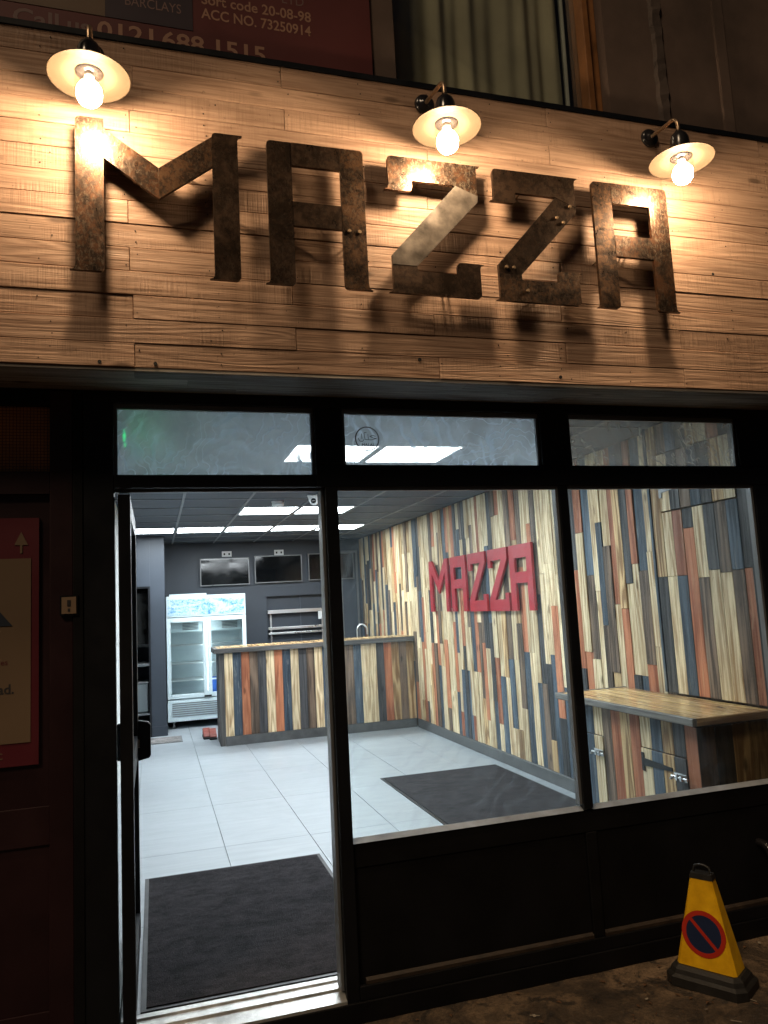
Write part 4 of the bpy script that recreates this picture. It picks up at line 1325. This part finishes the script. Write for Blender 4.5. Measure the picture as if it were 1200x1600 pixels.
def strap(parent, x, y0, y1, z, mat):
    """T-shaped strap hinge lying on a plank face: the cross bar at y0, the strap tapering to y1"""
    mb = MB()
    s = 1 if y1 > y0 else -1
    mb.prism([(y0, z - 0.05), (y0 + s * 0.025, z - 0.05), (y0 + s * 0.025, z + 0.05), (y0, z + 0.05)], lambda u, v, d: (x - d, u, v), 0.0, 0.004)
    mb.prism([(y0 + s * 0.0255, z - 0.02), (y1, z - 0.009), (y1, z + 0.009), (y0 + s * 0.0255, z + 0.02)], lambda u, v, d: (x - d, u, v), 0.0, 0.004)
    mb.build('strap_hinge', mat, parent)


def bolt(parent, x, y, z):
    mb = MB()
    mb.box(x - 0.004, x, y - 0.05, y + 0.05, z - 0.018, z + 0.018)
    mb.tube([(x - 0.016, y - 0.07, z), (x - 0.016, y + 0.055, z)], 0.007, 8)
    mb.tube([(x - 0.016, y + 0.03, z), (x - 0.045, y + 0.03, z - 0.006)], 0.006, 8)
    mb.box(x - 0.026, x - 0.0042, y - 0.035, y - 0.02, z - 0.014, z + 0.014)
    mb.box(x - 0.026, x - 0.0042, y + 0.0, y + 0.012, z - 0.014, z + 0.014)
    mb.build('barrel_bolt', 'stainless', parent)


strap(bxT, 3.0445, 0.845, 0.70, 2.16, 'jamb_grey')

cb = thing('corner_cupboard', 'plank clad cupboard with strap hinges and bolts under the right window shelf', 'cupboard', (2.88, 0.75, 0.0))
MB().box(2.62, WX - 0.0005, 0.16, 1.37, 0.0, 0.845).build('carcass', 'brown_v', cb)
seqc = ['orange', 'charcoal', 'tan', 'blue', 'cream', 'orange', 'tan', 'orange', 'brown', 'cream', 'blue', 'cream', 'cream']
n = len(seqc)
ya, yb = 0.145, 1.385
pwc = (yb - ya) / n
doors = []
for (d0, d1) in ((ya + pwc, ya + 5 * pwc), (ya + 9 * pwc, ya + 13 * pwc)):
    doors.append((d0, d1, MB().box(2.606, 2.6195, d0 + 0.003, d1 - 0.003, 0.10, 0.672).build('door', 'brown_v', cb)))
for k, s in enumerate(seqc):
    y0 = ya + k * pwc
    y1 = y0 + pwc
    th_ = 0.017 + random.uniform(0, 0.003)
    dd = [d for d in doors if d[0] - 0.001 <= y0 and y1 <= d[1] + 0.001]
    if dd:
        board('plank', s + '_v', dd[0][2], (2.614 - th_, 2.6058, y0 + 0.001, y1 - 0.001, 0.10, 0.672), '-x', 0.002)
        board('plank', s + '_v', cb, (2.62 - th_, 2.6198, y0 + 0.001, y1 - 0.001, 0.678, 0.844), '-x', 0.002)
        board('plank', s + '_v', cb, (2.62 - th_, 2.6198, y0 + 0.001, y1 - 0.001, 0.0, 0.094), '-x', 0.002)
    else:
        board('plank', s + '_v', cb, (2.62 - th_, 2.6198, y0 + 0.001, y1 - 0.001, 0.0, 0.844), '-x', 0.002)
for k, s in enumerate(('brown', 'charcoal', 'tan', 'tan', 'brown')):
    x0 = 2.603 + k * 0.1085
    board('plank', s + '_v', cb, (x0 + 0.001, x0 + 0.1075, 0.143, 0.1598, 0.0, 0.844), '-y', 0.002)
strap(doors[0][2], 2.5955, doors[0][1] - 0.005, doors[0][1] - 0.27, 0.60, 'black_paint')
bolt(doors[0][2], 2.5955, ya + pwc + 0.05, 0.575)
bolt(doors[1][2], 2.5955, ya + 9 * pwc + 0.05, 0.575)
shl = thing('window_shelf', 'glossy timber bar shelf with dark edge beside the right window', 'shelf', (2.8, 0.75, 0.9))
for k in range(5):
    x0 = 2.56 + k * 0.098
    board('top_plank', 'shelf_top', shl, (x0 + 0.0006, x0 + 0.0974, 0.105, 1.412, 0.86, 0.898), '+z', 0.001)
board('edge_board', 'greyboard_y', shl, (2.535, 2.56, 0.08, 1.44, 0.862, 0.900), '-x', 0.003)
board('edge_board', 'tan_x', shl, (2.5605, 3.068, 0.08, 0.1045, 0.862, 0.900), '-y', 0.003)
board('edge_board', 'greyboard_x', shl, (2.5605, 3.068, 1.4125, 1.44, 0.862, 0.900), '-y', 0.003)

# ------------------------------------------------------------------ red letters on the plank wall
RX0, RX1 = WX - 0.066, WX - 0.042


def red_letter(polys, y_start, scale_y, lab):
    mb = MB()
    for poly in polys:
        mb.prism([(p[0], p[1]) for p in poly], lambda u, v, d: (d, y_start - u * scale_y, 1.42 + v * 0.97), RX0, RX1)
    for pu, pv in ((0.05, 0.05), (polys[1][1][0] - 0.04, polys[1][1][1] + 0.05), (0.05, 0.55)):
        mb.tube([(RX1, y_start - pu * scale_y, 1.42 + pv * 0.97), (WX - 0.012, y_start - pu * scale_y, 1.42 + pv * 0.97)], 0.008, 6)
    o = mb.build('wall_letter', 'letter_red', None, (RX1, y_start, 1.42))
    tag(o, lab, 'letter', 'red letters on the plank wall')


rM = [[(0, 0), (.09, 0), (.09, .60), (0, .60)], [(.51, 0), (.6, 0), (.6, .60), (.51, .60)],
      [(.0902, .60), (.30, .36), (.30, .21), (.0902, .45)], [(.3002, .36), (.5098, .60), (.5098, .45), (.3002, .21)]]
rA = [[(0, 0), (.1, 0), (.1, .60), (0, .60)], [(.32, 0), (.42, 0), (.42, .60), (.32, .60)], [(.1002, .48), (.3198, .48), (.3198, .60), (.1002, .60)], [(.1002, .25), (.3198, .25), (.3198, .35), (.1002, .35)]]
rZ = [[(0, .49), (.42, .49), (.42, .60), (0, .60)], [(0, .42), (.07, .42), (.07, .4898), (0, .4898)], [(.30, .4898), (.42, .4898), (.13, .1102), (0, .1102)], [(0, 0), (.42, 0), (.42, .11), (0, .11)], [(.35, .1102), (.42, .1102), (.42, .17), (.35, .17)]]
red_letter(rM, 5.22, 0.98, 'red letter M, first of the word on the plank wall')
red_letter(rA, 4.55, 1.0, 'red letter A between the red M and first red Z')
red_letter(rZ, 4.06, 1.0, 'first red letter Z on the plank wall')
red_letter(rZ, 3.57, 1.0, 'second red letter Z, before the last red A')
red_letter(rA, 3.10, 1.02, 'red letter A, last of the word on the plank wall')

# ------------------------------------------------------------------ no-waiting cone on the pavement
cn = thing('traffic_cone', 'yellow no waiting cone with red and blue roundel on the pavement', 'cone', (2.235, -0.30, GZ))
ang = math.atan2(-0.255, 0.159)
d1 = Vector((math.cos(ang), math.sin(ang), 0))           # along the face seen
d2 = Vector((-d1.y, d1.x, 0))                              # away from the viewer
if d2.y < 0:
    d2 = -d2
cc0 = Vector((2.225, -0.285, GZ + 0.004))


def cp(u, v, z):
    return cc0 + d1 * u + d2 * v + Vector((0, 0, z))


def ring4(hu, hv, z, ch):
    q = [(-hu + ch, -hv), (hu - ch, -hv), (hu, -hv + ch), (hu, hv - ch), (hu - ch, hv), (-hu + ch, hv), (-hu, hv - ch), (-hu, -hv + ch)]
    return [cp(u, v, z) for u, v in q]


def stack(rings):
    mb = MB()
    n = len(rings[0])
    vs = [p for g in rings for p in g]
    fs = [(i * n + k, i * n + (k + 1) % n, (i + 1) * n + (k + 1) % n, (i + 1) * n + k) for i in range(len(rings) - 1) for k in range(n)]
    mb.add(vs, fs)
    mb.add(rings[0], [tuple(range(n - 1, -1, -1))])
    mb.add(rings[-1], [tuple(range(n))])
    return mb


stack([ring4(.165, .105, 0, .035), ring4(.165, .105, .035, .035), ring4(.150, .09, .045, .03), ring4(.146, .086, .062, .03), ring4(.132, .07, .075, .02)]).build('base', 'cone_black', cn)
H0, H1 = 0.0755, 0.425
stack([ring4(.122, .060, H0, .012), ring4(.046, .026, H1, .006)]).build('body', 'cone_yellow', cn)
stack([ring4(.048, .028, H1 + 0.0005, .006), ring4(.044, .025, H1 + 0.022, .006)]).build('cap', 'cone_black', cn)
hd = MB()
hd.tube([cp(-0.036, 0, H1 + 0.022), cp(-0.03, 0, H1 + 0.045), cp(-0.01, 0, H1 + 0.052), cp(0.012, 0, H1 + 0.052), cp(0.03, 0, H1 + 0.045), cp(0.036, 0, H1 + 0.022)], 0.006, 6)
hd.build('handle', 'cone_black', cn)


def on_face(u, h, off):
    """point on the front face: u across, h height, lifted off by OFF"""
    f = (h - H0) / (H1 - H0)
    v = -(0.060 + (0.026 - 0.060) * f)
    nrm = (-d2 * (H1 - H0) + Vector((0, 0, 1)) * 0.034).normalized()
    return cp(u, v, h) + nrm * off


HC = 0.212


def disc(r0, r1, off, n=40):
    mb = MB()
    for k in range(n):
        a0, a1 = 2 * math.pi * k / n, 2 * math.pi * (k + 1) / n
        if r0 == 0:
            mb.add([on_face(0, HC, off), on_face(r1 * math.cos(a0), HC + r1 * math.sin(a0), off), on_face(r1 * math.cos(a1), HC + r1 * math.sin(a1), off)], [(0, 1, 2)])
        else:
            mb.add([on_face(r_ * math.cos(a), HC + r_ * math.sin(a), off) for r_, a in ((r0, a0), (r1, a0), (r1, a1), (r0, a1))], [(0, 1, 2, 3)])
    return mb


ro = disc(0, 0.089, 0.0012).build('roundel', 'sign_blue', cn)
disc(0.072, 0.0905, 0.0022).build('rim', 'sign_red', ro)
sl = MB()
w = 0.007
pa, pb = Vector((-0.053, 0.053)), Vector((0.053, -0.053))
nn = Vector((0.7071, 0.7071)) * w
sl.add([on_face(p.x, HC + p.y, 0.0024) for p in (pa - nn, pb - nn, pb + nn, pa + nn)], [(0, 1, 2, 3)])
sl.build('slash', 'sign_red', ro)

# waste pipe stub at the foot of the right window
wp = thing('waste_pipe', 'dark bent waste pipe stub at the foot of the right window', 'pipe', (2.80, -0.03, 0.1))
MB().tube([(2.80, 0.02, 0.30), (2.80, -0.02, 0.30), (2.80, -0.045, 0.285), (2.805, -0.055, 0.25), (2.805, -0.055, GZ + 0.02)], 0.020, 10).build('pipe', 'lamp_black', wp)
MB().lathe([(0.026, -0.02), (0.026, 0.02)], (2.805, -0.055, 0.20), 12).build('collar', 'lamp_black', wp)

# litter on the pavement
lt = MB()
rl = random.Random(12)
for k in range(420):
    x, y = rl.uniform(0.3, 3.6), rl.uniform(-1.1, -0.03)
    s = rl.choice((0.004, 0.006, 0.009, 0.014))
    a = rl.uniform(0, 6.28)
    z = GZ + 0.007
    ca, sa = math.cos(a) * s, math.sin(a) * s
    tl_ = rl.uniform(0.001, 0.006)
    lt.add([(x - ca, y - sa, z), (x + sa * 0.5, y - ca * 0.5, z + tl_), (x + ca, y + sa, z), (x - sa * 0.5, y + ca * 0.5, z + tl_ * 0.5), (x, y, z + 0.004)], [(0, 1, 4), (1, 2, 4), (2, 3, 4), (3, 0, 4)])
tag(lt.build('leaf_litter', 'litter_leaf'), 'scattered leaf fragments on the pavement', None, kind='stuff')
lt = MB()
for k in range(40):
    x, y = rl.uniform(0.5, 3.3), rl.uniform(-1.0, -0.05)
    a = rl.uniform(0, 6.28)
    ln, wd = rl.choice(((0.008, 0.004), (0.02, 0.003), (0.006, 0.006))), 0
    ca, sa = math.cos(a), math.sin(a)
    z = GZ + 0.009
    l_, w_ = ln
    q = [(-l_, -w_), (l_, -w_), (l_, w_), (-l_, w_)]
    lt.add([(x + u * ca - v * sa, y + u * sa + v * ca, z + (0.004 if i in (1, 2) else 0)) for i, (u, v) in enumerate(q)], [(0, 1, 2, 3)])
tag(lt.build('paper_litter', 'litter_pale'), 'pale scraps of litter on the pavement', None, kind='stuff')
